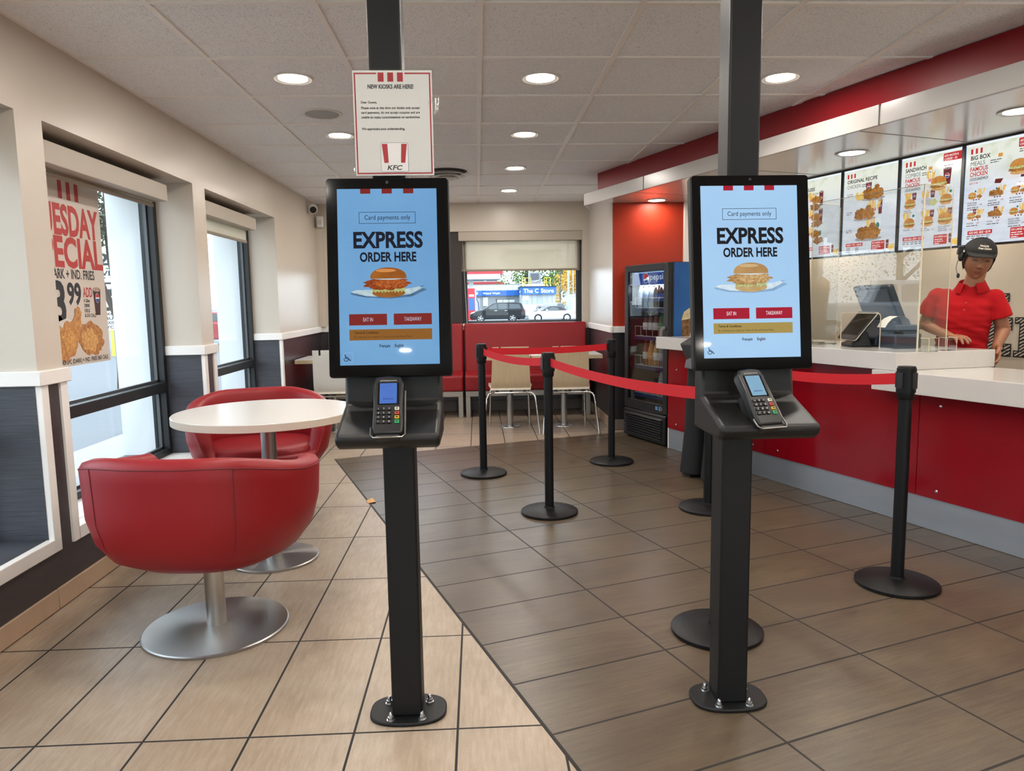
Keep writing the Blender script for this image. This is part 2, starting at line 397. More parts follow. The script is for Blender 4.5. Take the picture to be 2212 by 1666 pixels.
def rail(x0, x1, y0, y1): tr.box(x0, x1, y0, y1, .93, .99, trim_w)
for a, b in zip(ys[::2], ys[1::2]):
    y0, y1 = (a if a > -1.9 else a), (min(b, YB))
    rail(-1.99, XL+.022, y0-.02 if a > -6 else y0, y1+.02 if b < 8 else y1)
struct(tr.build('trim_1', bevel=.004))
tr = G()
for a, b in WIN:
    for y, s in ((a, -1), (b, 1)):
        y0, y1 = sorted((y-.004*s, y+.045*s)); tr.box(XL-.05, XL+.012, y0, y1, ZS-.05, .93, trim_w)
    tr.box(XL-.05, XL+.012, a-.004, b+.004, ZS-.05, ZS+.006, trim_w)
    if a != 1.36: tr.box(-2.0, XL-.05, a, b, ZS-.01, ZS+.008, trim_w)
struct(tr.build('trim_2', bevel=.003))
bt = G(); tile_b = mat('tile_base', '#b79d82', rough=.4, var=.08, vscale=6, stretch=(1, 4, 1)); tile_g = mat('base_joint', '#463c33', rough=.8)
y = YF+.01
while y < 8.2: bt.box(XL, XL+.011, y+.003, min(y+.593, 8.19), .004, .088, tile_b); y += .596
bt.box(XL, XL+.006, YF, 8.2, 0, .084, tile_g); struct(bt.build('baseboard_left', bevel=.002))

def make_window(name, a, b, z0, z1, axis, plane, mull=None, depth=.07, wd=.045):
    """aluminium frame and panes; axis 'x' = the pane faces along x at x=plane"""
    e = bpy.data.objects.new(name, None); COL.objects.link(e); struct(e)
    e.location = (plane, (a+b)/2, z0) if axis == 'x' else ((a+b)/2, plane, z0)
    ox, oy, oz = e.location
    def bx(g, u0, u1, d0, d1, h0, h1, m):
        if axis == 'x': g.box(plane+d0-ox, plane+d1-ox, u0-oy, u1-oy, h0-oz, h1-oz, m)
        else: g.box(u0-ox, u1-ox, plane+d0-oy, plane+d1-oy, h0-oz, h1-oz, m)
    s = 1 if axis == 'x' else -1           # towards the room
    g = G(); d0, d1 = sorted((-s*.02, s*depth))
    bx(g, a, a+wd, d0, d1, z0, z1, frame_dark); bx(g, b-wd, b, d0, d1, z0, z1, frame_dark); bx(g, a+wd, b-wd, d0, d1, z0, z0+wd, frame_dark); bx(g, a+wd, b-wd, d0, d1, z1-wd, z1, frame_dark)
    if mull:
        e0, e1 = sorted((-s*.02, s*(depth+.012))); bx(g, a+wd, b-wd, e0, e1, mull-.04, mull+.02, frame_dark)
    struct(g.build('window_frame', parent=e, bevel=.003))
    g = G(); i0, i1 = sorted((s*.012, s*.03))
    for h0, h1 in (((z0+wd, mull-.04), (mull+.02, z1-wd)) if mull else ((z0+wd, z1-wd),)):
        bx(g, a+wd, a+wd+.014, i0, i1, h0, h1, frame_grey); bx(g, b-wd-.014, b-wd, i0, i1, h0, h1, frame_grey); bx(g, a+wd, b-wd, i0, i1, h0, h0+.014, frame_grey); bx(g, a+wd, b-wd, i0, i1, h1-.014, h1, frame_grey)
    struct(g.build('glazing_frame', parent=e))
    for h0, h1 in (((z0+wd, mull-.04), (mull+.02, z1-wd)) if mull else ((z0+wd, z1-wd),)):
        g = G(); bx(g, a+wd, b-wd, -.003, .003, h0, h1, glass_w); struct(g.build('glass_pane', parent=e))
    return e
for k, (a, b) in enumerate(WIN): make_window('window_%d' % (k+1), a, b, ZS, ZT, 'x', -2.06, .745)
# ---- back wall
BW = [(-1.63, -.33), (-.17, 1.19)]; BS, BT = .965, 2.02
mull_m = mat('bronze_mullion', '#2f2825', rough=.4, metal=.2)
w = G(); w.box(-1.76, 3.4, YB, 8.55, 0, .93, dark_panel); w.box(-1.76, 3.4, YB, 8.55, .93, BS, paint); w.box(-1.76, 3.4, YB, 8.55, BT, HZ+.02, paint)
w.box(-1.76, BW[0][0], YB, 8.55, BS, BT, paint); w.box(BW[1][1], 3.4, YB, 8.55, BS, BT, paint); w.box(BW[0][1], BW[1][0], YB+.03, 8.55, BS, BT, mull_m)
struct(w.build('wall_back'))
tr = G()
for a, b in BW: tr.box(a, b, YB-.015, 8.34, BS, BS+.03, trim_w)
tr.box(XL, -1.63, YB-.02, YB, .93, .99, trim_w)
struct(tr.build('trim_3', bevel=.003))
tr = G(); tr.box(XL, XL+.07, YB-.05, YB, .99, 2.08, paint); struct(tr.build('trim_4'))
for k, (a, b) in enumerate(BW): make_window('window_%d' % (k+8), a, b, BS, BT, 'y', 8.36)
bb = G(); grey_b = mat('grey_base_tile', '#6a5f57', rough=.45, var=.1, vscale=5)
x = XL
while x < XR: bb.box(x+.003, min(x+.297, XR), YB-.011, YB, .004, .12, grey_b); x += .3
struct(bb.build('baseboard_back', bevel=.002))
# ---- wall by the cooler: short return and the orange face
w = G(); w.box(XR, XR+.15, 6.78, YB, 0, .95, dark_panel); w.box(XR, XR+.15, 6.78, YB, .95, HZ+.02, mat('light_paint', '#c4bfb8', rough=.3, bump=.03, bscale=90))
struct(w.build('wall_right'))
w = G(); w.box(XR+.004, 1.93, 6.775, 6.93, 0, .95, mat('black_wainscot', '#211d1f', rough=.35, var=.2, vscale=6, stretch=(1, 1, 10))); w.box(XR+.004, 1.93, 6.775, 6.93, .95, HZ+.02, orange_paint)
struct(w.build('wall_cooler'))
tr = G(); tr.box(XR-.02, XR, 6.75, YB-.02, .93, .99, trim_w); tr.box(XR-.02, 1.93, 6.755, 6.775, .93, .99, trim_w); struct(tr.build('trim_5', bevel=.004))
bb = G(); y = 6.77
while y < 8.19: bb.box(XR-.011, XR, y+.003, min(y+.297, 8.185), .004, .1, tile_b); y += .3
bb.box(XR-.011, 1.5, 6.764, 6.775, .004, .1, grey_b); struct(bb.build('baseboard_right', bevel=.002))
tr = G(); tr.box(1.93, 2.03, 6.74, 6.93, 0, HZ, trim_w); struct(tr.build('trim_6', bevel=.004))
# ---- kitchen side: the wall under and behind the menu boards, and closing walls
kit = mat('kitchen_wall_paper', '#d8ccb6', rough=.45, var=.07, vscale=1.6, bump=.15, bscale=5)
def cbox(g, n0, n1, t0, t1, z0, z1, m):
    v = [CP(n, t, z) for z in (z0, z1) for t in (t0, t1) for n in (n0, n1)]
    g.add(v, [(0, 2, 3, 1), (4, 5, 7, 6), (0, 1, 5, 4), (2, 6, 7, 3), (0, 4, 6, 2), (1, 3, 7, 5)], m)
w = G(); cbox(w, 5.0, 5.15, -8.9, 6.5, 0, HZ+.02, kit); struct(w.build('wall_kitchen'))
w = G(); w.box(2.0, 4.6, 6.93, 7.08, 0, HZ+.02, paint); struct(w.build('wall_service'))
w = G(); FW = mat('front_wall_paint', '#e6e2da', rough=.5); FX = [-1.6, .2, 2.0, 3.8, 5.6]  # unseen front wall, kept pale to bounce light
w.box(-2.3, 8, YF-.15, YF, 0, .1, FW); w.box(-2.3, 8, YF-.15, YF, 1.72, HZ+.02, FW)
w.box(-2.3, FX[0], YF-.15, YF, .1, 1.72, FW); w.box(FX[-1], 8, YF-.15, YF, .1, 1.72, FW)
struct(w.build('wall_front'))
for k in range(4): make_window('window_%d' % (k+10), FX[k], FX[k+1], .1, 1.72, 'y', YF-.08)  # front glazing out of view, added to let more daylight in
# ---- soffit and canopy over the counter
def slab(name, pts, z0, z1, m):
    g = G(); n = len(pts); g.add([(p.x, p.y, z0) for p in pts]+[(p.x, p.y, z1) for p in pts], [tuple(range(n))[::-1], tuple(range(n, 2*n))]+[(i, (i+1) % n, n+(i+1) % n, n+i) for i in range(n)], m); return struct(g.build(name))
slab('wall_soffit', [CP(3.17, -8), CP(5.0, -8), CP(5.0, 5.0), Vector((2.4, 6.93, 0)), Vector((1.16, 6.85, 0)), CP(3.17, 5.73)], 2.165, HZ+.004, red_paint)
slab('ceiling_canopy', [CP(3.10, -7.9), CP(4.99, -7.9), CP(4.99, 5.0), Vector((2.4, 6.77, 0)), Vector((1.05, 6.77, 0)), CP(3.10, 5.80)], 2.13, 2.164, gloss_white)
g = G(); ts = [5.82, 4.85, 2.72, .59, -1.54, -3.67, -5.8, -7.9]
for a, b in zip(ts, ts[1:]): cbox(g, 3.078, 3.10, b+.006, a-.006, 2.072, 2.172, band_white)
cbox(g, 3.084, 3.098, -7.9, 5.80, 2.076, 2.166, seam_grey)
v0 = CP(3.08, 5.82); v1 = Vector((1.04, 6.77, 0))
g.prism([(v0.x, v0.y), (v1.x, v1.y), (v1.x+.022, v1.y-.004), (v0.x+.024, v0.y-.004)], 2.072, 2.17, band_white)
struct(g.build('trim_7', bevel=.002))
g = G()
for t in (5.35, 4.2, 3.05, 1.9, .75):
    cbox(g, 3.10, 4.98, t-.004, t+.004, 2.1285, 2.1312, seam_grey)
struct(g.build('trim_8'))

# ------------------------------------------------------------------ lamps
lens_m = mat('lamp_lens', '#ffffff', rough=.5, emit='#fff0dc', estr=5.0); ring_m = mat('lamp_ring', '#d9d6cf', rough=.35); ring_s = mat('lamp_ring_silver', '#a9a6a2', rough=.3, metal=.6)
def downlight(x, y, z, label, power=LAMP_W, r=.075, ring=ring_m, col=LAMP_COL, group='recessed ceiling lamps'):
    t = thing('recessed_downlight', label, 'lamp', (x, y, z), 0, group)
    g = G(); g.lathe([(r-.004, -.002), (r+.016, -.006), (r+.022, -.003), (r+.022, .003), (r-.004, .003)], ring, seg=36, cap=False); g.build('trim_ring', t)
    g = G(); g.lathe([(.0, -.0015), (r-.002, -.0015)], lens_m, seg=36); g.build('lens', t)
    l = bpy.data.lights.new('lamp_glow', 'AREA'); l.shape = 'DISK'; l.size = 2*r-.02; l.energy = power; l.color = col
    o = bpy.data.objects.new('lamp_glow', l); COL.objects.link(o); o.parent = t; o.location = (0, 0, -.004)
    return t
CX0, CY0 = GX+.305, GY+.305
def tcx(k): return CX0+.61*k
def tcy(k): return CY0+.61*k
downlight(tcx(0), tcy(0), HZ+.006, 'lit round ceiling lamp over the near tub chair, next to the round speaker grille')
downlight(tcx(0), tcy(2), HZ+.006, 'lit round ceiling lamp half hidden by the white notice on the kiosk post')
downlight(tcx(2), tcy(0), HZ+.006, 'largest lit round ceiling lamp of the row running over the queue posts')
downlight(tcx(2), tcy(2), HZ+.006, 'second lit round ceiling lamp of the row running over the queue posts', col=(1, .86, .76))
downlight(tcx(2), tcy(4), HZ+.006, 'third lit round ceiling lamp of the row running over the queue posts')
downlight(tcx(2), tcy(6), HZ+.006, 'last lit round ceiling lamp of the row, just before the back wall')
downlight(tcx(4), tcy(0), HZ+.006, 'lit round ceiling lamp beside the red soffit and a kiosk post')
for kx, ky in ((0, -2), (2, -2), (4, -2), (0, -4), (2, -4), (4, -4), (6, -4), (0, -6), (2, -6), (6, -6), (2, -8), (6, -8), (2, -10), (2, -12), (0, -14), (2, -14), (6, -14), (8, -12), (8, -9), (0, 4), (0, 6)):  # out-of-view lamps added for light, the farthest set by kiosk screen reflections
    downlight(tcx(kx), tcy(ky), HZ+.006, 'round recessed ceiling lamp outside the view, filling out the room light')
CW = (1, .9, .8)
for (n, t), lb in (((3.75, 3.51), 'lit lamp with a wide silver ring in the glossy canopy before the menu screens'), ((3.76, 5.70), 'small lit lamp in the canopy over the drinks cooler'), ((3.72, 2.46), 'lit canopy lamp cut by the picture edge above the widest menu screen')):
    p = CP(n, t); downlight(p.x, p.y, 2.1285, lb, power=.9 if t > 5 else 3.6, r=.078, ring=ring_s, col=CW, group='canopy lamps')
for n, t in ((3.52, 1.2), (3.52, .1), (3.52, -1.5), (3.52, -3.2), (4.75, 2.2), (4.75, 3.6), (4.75, 4.8)):
    p = CP(n, t); downlight(p.x, p.y, 2.1285, 'canopy lamp outside the view', power=4.5, r=.078, ring=ring_s, col=CW, group='canopy lamps')
# ------------------------------------------------------------------ ceiling fittings
t = thing('ceiling_speaker', 'flat round grey speaker grille set in a ceiling tile', 'speaker', (tcx(0), tcy(1)+.06, HZ+.006))
g = G(); g.lathe([(.098, -.004), (.112, -.007), (.118, -.002), (.118, .003), (.098, .003)], ring_m, seg=40, cap=False); g.build('trim_ring', t)
g = G(); g.lathe([(0, -.006), (.06, -.0055), (.098, -.003)], mat('speaker_grille', '#a9aba9', rough=.7, bump=.5, bscale=400), seg=40); g.build('grille', t)
t = thing('ceiling_air_diffuser', 'round stepped white air diffuser in the ceiling behind the notice', 'vent', (-.24, 6.33, HZ+.006))
g = G()
for r0, r1, z in ((.13, .165, -.035), (.09, .12, -.05), (.05, .08, -.06)): g.lathe([(r0, z+.02), (r1, z), (r1+.006, z+.002), (r0+.006, z+.024)], ring_m, seg=36, cap=False)
g.lathe([(0, -.066), (.04, -.062)], ring_m, seg=30); g.build('louver_rings', t)
g = G(); g.lathe([(.0, -.004), (.16, -.004), (.175, .002)], mat('vent_dark', '#3b3a38', rough=.8), seg=36); g.build('throat', t)
# ------------------------------------------------------------------ blinds
def fabric_mat():
    m = bpy.data.materials.new('blind_fabric'); m.use_nodes = True; nt = m.node_tree; nt.nodes.clear(); o = nt.nodes.new('ShaderNodeOutputMaterial')
    d = nt.nodes.new('ShaderNodeBsdfDiffuse'); d.inputs[0].default_value = lin('#d2c9b9'); tr_ = nt.nodes.new('ShaderNodeBsdfTranslucent'); tr_.inputs[0].default_value = lin('#d8cfbf')
    tp = nt.nodes.new('ShaderNodeBsdfTransparent'); tp.inputs[0].default_value = (.95, .9, .82, 1)
    m1 = nt.nodes.new('ShaderNodeMixShader'); m1.inputs[0].default_value = .62; nt.links.new(d.outputs[0], m1.inputs[1]); nt.links.new(tr_.outputs[0], m1.inputs[2])
    m2 = nt.nodes.new('ShaderNodeMixShader'); m2.inputs[0].default_value = .17; nt.links.new(m1.outputs[0], m2.inputs[1]); nt.links.new(tp.outputs[0], m2.inputs[2]); nt.links.new(m2.outputs[0], o.inputs[0]); return m
fab = fabric_mat(); box_m = mat('blind_box', '#b3a99a', rough=.45); bar_m = mat('blind_bar', '#8e8272', rough=.5); chain_m = mat('bead_chain', '#d8cfc2', rough=.4)
def blind(label, axis, a, b, plane, ztop, boxh, zbot, room, boxd=.13, chain=None):
    """head box and hanging fabric; room = +1/-1 direction to the room along the facing axis"""
    loc = (plane, (a+b)/2, ztop) if axis == 'x' else ((a+b)/2, plane, ztop)
    t = thing('roller_blind', label, 'blind', loc, 0, 'roller blinds'); ox, oy, oz = loc
    def bx(g, u0, u1, d0, d1, h0, h1, m):
        d0, d1 = sorted((d0*room, d1*room))
        if axis == 'x': g.box(d0, d1, u0-oy, u1-oy, h0-oz, h1-oz, m)
        else: g.box(u0-ox, u1-ox, d0, d1, h0-oz, h1-oz, m)
    g = G(); bx(g, a, b, 0, boxd, ztop-boxh, ztop, box_m); g.build('head_box', t, bevel=.004)
    g = G(); bx(g, a+.02, b-.02, .055, .0565, zbot, ztop-boxh+.01, fab); g.build('fabric', t)
    g = G(); bx(g, a+.02, b-.02, .048, .064, zbot-.018, zbot+.004, bar_m); g.build('bottom_bar', t, bevel=.003)
    if chain:
        g = G(); u, z1 = chain
        p = [(u+.012*math.sin(math.pi*k/10)*0+.03*(k/10), -.075, (ztop-boxh)-(ztop-boxh-z1)*k/10) for k in range(11)]
        g.tube([((q[0]-ox, q[1], q[2]-oz) if axis == 'y' else (q[1], q[0]-oy, q[2]-oz)) for q in p], .0025, chain_m, seg=6); g.build('bead_chain', t)
    return t
blind('tan roller blind rolled up over the window with the Tuesday poster', 'x', 3.17, 4.53, -1.985, 1.962, .098, 1.85, 1, .14)
blind('tan roller blind of the narrow-looking window between poster window and corner', 'x', 4.95, 6.28, -1.985, 1.962, .098, 1.775, 1, .14)
blind('tan roller blind in the bay nearest the picture edge', 'x', 1.39, 2.80, -1.985, 1.962, .098, 1.80, 1, .14)
blind('tan roller blind half down over the back window showing the cars', 'y', BW[1][0]-.03, 1.19, 8.345, 2.018, .10, 1.60, -1, .14, chain=(-.155, 1.0))
blind('tan roller blind at the back window mostly hidden by a kiosk', 'y', -1.60, -.34, 8.345, 2.018, .10, 1.60, -1, .14)
# ------------------------------------------------------------------ camera and sensor in the corner
whp = mat('white_plastic', '#dcdad6', rough=.35); blk = mat('black_plastic', '#151516', rough=.4)
t = thing('security_camera', 'white turret security camera in the corner just under the ceiling', 'camera', (-1.712, 7.85, 2.255))
g = G(); g.lathe([(0, 0), (.05, 0), (.062, -.012), (.06, -.03), (.045, -.045), (.0, -.05)], whp, M=Matrix.Rotation(math.radians(90), 4, 'Y'), c=(-.045, 0, 0)); g.build('mount', t)
g = G(); Mh = Matrix.Rotation(math.radians(24), 4, 'Z') @ Matrix.Rotation(math.radians(-68), 4, 'X'); g.lathe([(0, .05), (.03, .045), (.05, .02), (.055, -.005), (.05, -.03), (.038, -.05), (.03, -.052)], whp, M=Mh, c=(.0, -.02, -.015)); g.build('ball_housing', t)
g = G(); g.lathe([(.0, -.058), (.033, -.058), (.036, -.048)], blk, M=Mh, c=(.0, -.02, -.015)); g.build('lens', t)
t = thing('motion_sensor', 'small white motion sensor box below the security camera', 'sensor', (-1.70, 8.14, 2.135))
g = G(); g.box(-.035, .035, -.04, .03, -.06, .06, whp); g.build('housing', t, bevel=.01, bseg=3)
g = G(); g.box(-.022, .022, -.047, -.038, -.035, .01, mat('sensor_lens', '#c3bfb8', rough=.6)); g.build('sensor_window', t, bevel=.003)
# ------------------------------------------------------------------ window poster
t = thing('window_poster', 'large paper poster for a Tuesday chicken special taped inside the window', 'poster', (-2.035, 3.76, .95))
def paper_mat():
    m, nt, p = new_mat('poster_paper'); p.inputs['Base Color'].default_value = lin('#cfc4b8'); p.inputs['Roughness'].default_value = .5; return m
g = G(); g.box(-.001, 0, -.33, .33, 0, .928, paper_mat()); g.build('sheet', t)
A = Art((0, 0, 0), (0, .77, 0), (0, 0, 1), .0006); rd, bk = P_('#b5302b'), P_('#1d1a1d')
# x = y-3.6, y = z-.95
for k in range(3): A.rect(-.065+.095*k, .825, -.02+.095*k, .925, rd, 1)
A.text('TUESDAY', -.385, .652, .145, rd, w=.77, bold=2, l=1); A.text('SPECIAL', -.385, .495, .145, rd, w=.80, bold=2, l=1)
A.text('2 PC DARK + IND. FRIES', -.385, .435, .047, bk, w=.68, l=1)
A.text('$3', -.38, .22, .20, bk, w=.31, bold=2, l=1); A.text('99', -.055, .31, .105, bk, w=.165, bold=2, l=1)
A.text('ADD', .135, .345, .05, rd, w=.115, l=1)
for k, s in enumerate(('A 20oz', 'DRINK', 'FOR $1', '0-310 CALS')): A.text(s, .135, .318-.026*k, .018, bk, w=(.075, .07, .07, .14)[k], l=1)
A.text('MEAL INCLUDES 2PC (DARK) + IND. FRIES 860 CALS', -.385, .012, .022, bk, w=.78, l=1)
A.poly([(.275, .25), (.335, .25), (.36, .385), (.26, .385)], P_('#4a1a12', '#2b0d0a', 30), 1); A.ell(.31, .385, .05, .012, P_('#8a5a44', '#c9b8a8', 80), 2)
A.ell(.31, .34, .026, .026, P_('#e9e4e0'), 3); A.ell(.31, .34, .024, .024, P_('#c0303a'), 4, 10, 170); A.ell(.31, .34, .024, .024, P_('#27448c'), 4, 190, 350)
A.blob(-.21, .2, .13, .05, P_('#c08f45', '#dcb877', 40), 3, .2, 1)
A.poly([(-.2, .22), (-.03, .13), (.06, .2), (-.08, .24)], P_('#d8d2cb'), 2)
fr1, fr2 = P_('#a8662a', '#d39a52', 45), P_('#8f5320', '#c98d4a', 50)
A.blob(-.09, .128, .14, .088, fr1, 5, .13, 4, rot=20, freq=7); A.poly([(-.12, .15), (.0, .11), (.075, .21), (.075, .265), (.03, .275), (-.04, .21)], fr1, 5); A.blob(.045, .262, .04, .03, fr1, 8, .2, 6); A.blob(-.08, .13, .08, .05, P_('#b5742f', '#dca85e', 70), 31, .2, 6)
A.blob(.19, .128, .165, .085, fr2, 9, .12, 2, rot=-6, freq=7); A.blob(.17, .12, .1, .06, P_('#b87a3a', '#dcae68', 60), 21, .2, 3)
A.done('printing', t)
# ================================================================== SEATING BY THE WINDOWS
leather = mat('red_leather', '#8d161d', rough=.45, spec=.35, var=.06, vscale=4, bump=.08, bscale=220)
seam_m = mat('leather_seam', '#64141a', rough=.6)
def brushed(name, col, rough, radial=False):
    m = mat(name, col, rough=rough, metal=1.0)
    nt = m.node_tree; p = nt.nodes['Principled BSDF']; tc = nt.nodes.new('ShaderNodeTexCoord').outputs['Object']
    p.inputs['Anisotropic'].default_value = .85
    tg = nt.nodes.new('ShaderNodeTangent'); tg.direction_type = 'RADIAL'; tg.axis = 'Z'; nt.links.new(tg.outputs[0], p.inputs['Tangent'])
    return m
steel = brushed('brushed_steel', '#b4b2af', .28); steel_disc = brushed('brushed_steel_disc', '#a9a7a4', .30, True)
chrome = mat('chrome_tube', '#c9c7c3', rough=.14, metal=1.0)
def sstep(a, b, x): x = max(0, min(1, (x-a)/(b-a))); return x*x*(3-2*x)
def tub_chair(label, x, y, rz):
    t = thing('tub_chair', label, 'armchair', (x, y, 0), rz, 'red tub chairs')
    aW, bW, ex = .402, .365, 2.5
    def sup(phi, k):                                # plan outline; phi 0 = middle of the back (-y)
        c, s = math.sin(phi), -math.cos(phi)
        return (k*aW*math.copysign(abs(c)**(2/ex), c), k*bW*math.copysign(abs(s)**(2/ex), s))
    def H(phi):
        p = abs(math.degrees(phi)); h = .735-.085*sstep(20, 118, p); return h+(.425-h)*sstep(118, 143, p)
    def lean(z): return 1.0+.0*(z)
    prof = [(.272, .0), (.28, .38), (.303, .62), (.345, .815), (.41, .925), (.50, .982)]   # bowl: height, scale
    def fn(u, v):
        phi = -math.pi+2*math.pi*u; h = H(phi); th = .085
        k = v*17
        if k <= 5: z, s_ = prof[int(round(k))]; z = min(z, h-.02+.0*k) if h < .5 and z > h-.02 else z
        elif k <= 9: w_ = (k-5)/4; z = .50+(h-.03-.50)*w_ if h > .53 else h-.03+.004*w_; s_ = .982+.018*w_
        elif k <= 13: a = (k-9)/4*math.pi; z = h-.03+.03*math.sin(a); s_ = 1.0-th/aW/2*(1-math.cos(a))*1.0
        else: w_ = (k-13)/4; z = (h-.03)+(.40-(h-.03))*w_; s_ = 1.0-th/aW-.03*w_
        q = sup(phi, s_); return (q[0], q[1], z)
    g = G(); g.grid(fn, 96, 18, leather, wrap_u=True); g.build('shell', t, angle=180)
    def cu(u, v):
        phi = -math.pi+2*math.pi*u; k = (0, .78, .80, .80, .77, .6, 0)[int(round(v*6))]; z = (.395, .395, .405, .43, .452, .462, .466)[int(round(v*6))]
        q = sup(phi, k); return (q[0], q[1]+.03, z)
    g = G(); g.grid(cu, 64, 7, leather, wrap_u=True); g.build('seat_cushion', t, angle=180)
    g = G()                                          # seams on the shell: two upright, one round the base of the wall
    for phi in (math.radians(33), math.radians(-33)):
        pts = []
        for k in range(15):
            z = .40+(H(phi)-.03-.40)*k/14; s_ = (.925+(z-.41)*.63 if z < .5 else .982+.018*(z-.5)/(H(phi)-.53)) if z >= .41 else .925-(.41-z)*1.7; q = sup(phi, s_+.0015); pts.append((q[0], q[1], z))
        g.tube(pts, .0017, seam_m, seg=5)
    for zz, s_ in ((None, 1.0015),):
        pts = []
        for k in range(61):
            phi = math.radians(-112+224*k/60); q = sup(phi, s_); pts.append((q[0], q[1], H(phi)-.03))
        g.tube(pts, .0017, seam_m, seg=5)
    g.build('piping', t)
    g = G(); g.lathe([(.036, .01), (.036, .29)], steel, seg=32); g.build('column', t)
    g = G(); g.lathe([(0, .020), (.262, .0125), (.267, .009), (.267, 0), (0, 0)], steel_disc, seg=96, cap=False); g.build('base_plate', t, angle=14)
    g = G(); g.lathe([(.06, .268), (.06, .275)], blk, seg=24); g.build('mounting_plate', t)
    return t
tub_chair('red leather tub chair seen from behind, near the picture edge by the poster window', -1.035, 2.727, math.radians(-6))
tub_chair('red leather tub chair facing the room across the round table', -1.27, 4.19, math.radians(199))
white_lam = mat('white_laminate', '#cfccc7', rough=.28); edge_band = mat('table_edge_band', '#cdbfae', rough=.4)  # edge band colour includes a brownish reflection
t = thing('round_table', 'round white pedestal table between the two red tub chairs', 'table', (-1.022, 3.486, 0))
g = G(); R_ = .425; g.lathe([(0, .735), (R_-.003, .735), (R_, .732)], white_lam, seg=96, cap=False); g.lathe([(R_, .732), (R_, .70), (R_-.003, .698), (0, .698)], edge_band, seg=96, cap=False); g.build('tabletop', t)
g = G(); g.lathe([(.036, .01), (.036, .69)], steel, seg=32); g.build('column', t)
g = G(); g.lathe([(0, .020), (.205, .0125), (.21, .009), (.21, 0), (0, 0)], steel_disc, seg=96, cap=False); g.build('base_plate', t, angle=14)
g = G(); g.box(-.12, .12, -.12, .12, .69, .698, blk); g.build('mounting_plate', t)
# ------------------------------------------------------------------ benches along the back wall
def bench(label, x0, x1, y_front=7.72):
    cx = (x0+x1)/2; t = thing('banquette_bench', label, 'bench', (cx, 7.95, 0), 0, 'red banquette benches'); h = (x1-x0)/2; dy = 7.95
    def cushion(name, prof, m):
        g = G(); g.prism(prof, -h+.004, h-.004, m, 'x'); return g.build(name, t, bevel=.022, bseg=4, angle=50)
    cushion('seat', [(7.72-dy, .285), (8.03-dy, .285), (8.03-dy, .485), (7.80-dy, .468), (7.72-dy, .452)], leather)
    cushion('backrest', [(8.0-dy, .44), (8.17-dy, .44), (8.165-dy, 1.003), (8.075-dy, 1.003)], leather)
    g = G(); m = mat('bench_frame_metal', '#9d978f', rough=.4, metal=.7)
    g.box(-h+.01, h-.01, 7.74-dy, 7.79-dy, .225, .284, m); g.box(-h+.01, h-.01, 8.0-dy, 8.05-dy, .225, .284, m)
    g.build('frame', t, bevel=.003)
    for x in (-h+.035, h-.035):
        for y in (7.765-dy, 8.025-dy):
            g = G(); g.box(x-.025, x+.025, y-.025, y+.025, 0, .226, m); g.build('leg', t, bevel=.003)
    return t
bench('red banquette bench under the back window that shows the cars', -.158, 1.215)
bench('red banquette bench mostly hidden behind the kiosk screen', -1.625, -.168)
# ------------------------------------------------------------------ cafe tables and plywood chairs
ply = mat('oak_plywood', '#c2ad8d', rough=.42, var=.16, vscale=7, stretch=(7, 1, .7)); ply_edge = mat('plywood_edge', '#8f7757', rough=.5); seat_w = mat('pale_laminate_seat', '#cfc4b2', rough=.3)
def cafe_table(label, x0, x1, xb):
    y0, y1 = 6.88, 7.45; t = thing('cafe_table', label, 'table', (xb, 7.11, 0), 0, 'cafe tables at the banquette'); ox, oy = xb, 7.11
    g = G(); g.box(x0-ox, x1-ox, y0-oy, y1-oy, .682, .716, ply); g.build('edge', t, bevel=.002)
    g = G(); g.box(x0-ox+.001, x1-ox-.001, y0-oy+.001, y1-oy-.001, .716, .7205, white_lam); g.build('tabletop', t)
    g = G(); g.lathe([(.032, .008), (.032, .68)], steel, seg=28); g.build('column', t)
    g = G(); g.lathe([(0, .018), (.06, .014), (.10, .008), (.102, 0), (0, 0)], steel_disc, seg=40, cap=False); g.build('floor_flange', t)
    g = G(); g.box(-.11, .11, -.11, .11, .672, .682, blk); g.build('mounting_plate', t)
    return t
cafe_table('white topped cafe table behind the first queue post', -.02, .492, .300)
cafe_table('white topped cafe table by the dark wainscot at the end of the banquette', .502, 1.19, .840)
cafe_table('white topped cafe table in the corner beside the chair coloured as window-lit', -1.735, -1.12, -1.42)
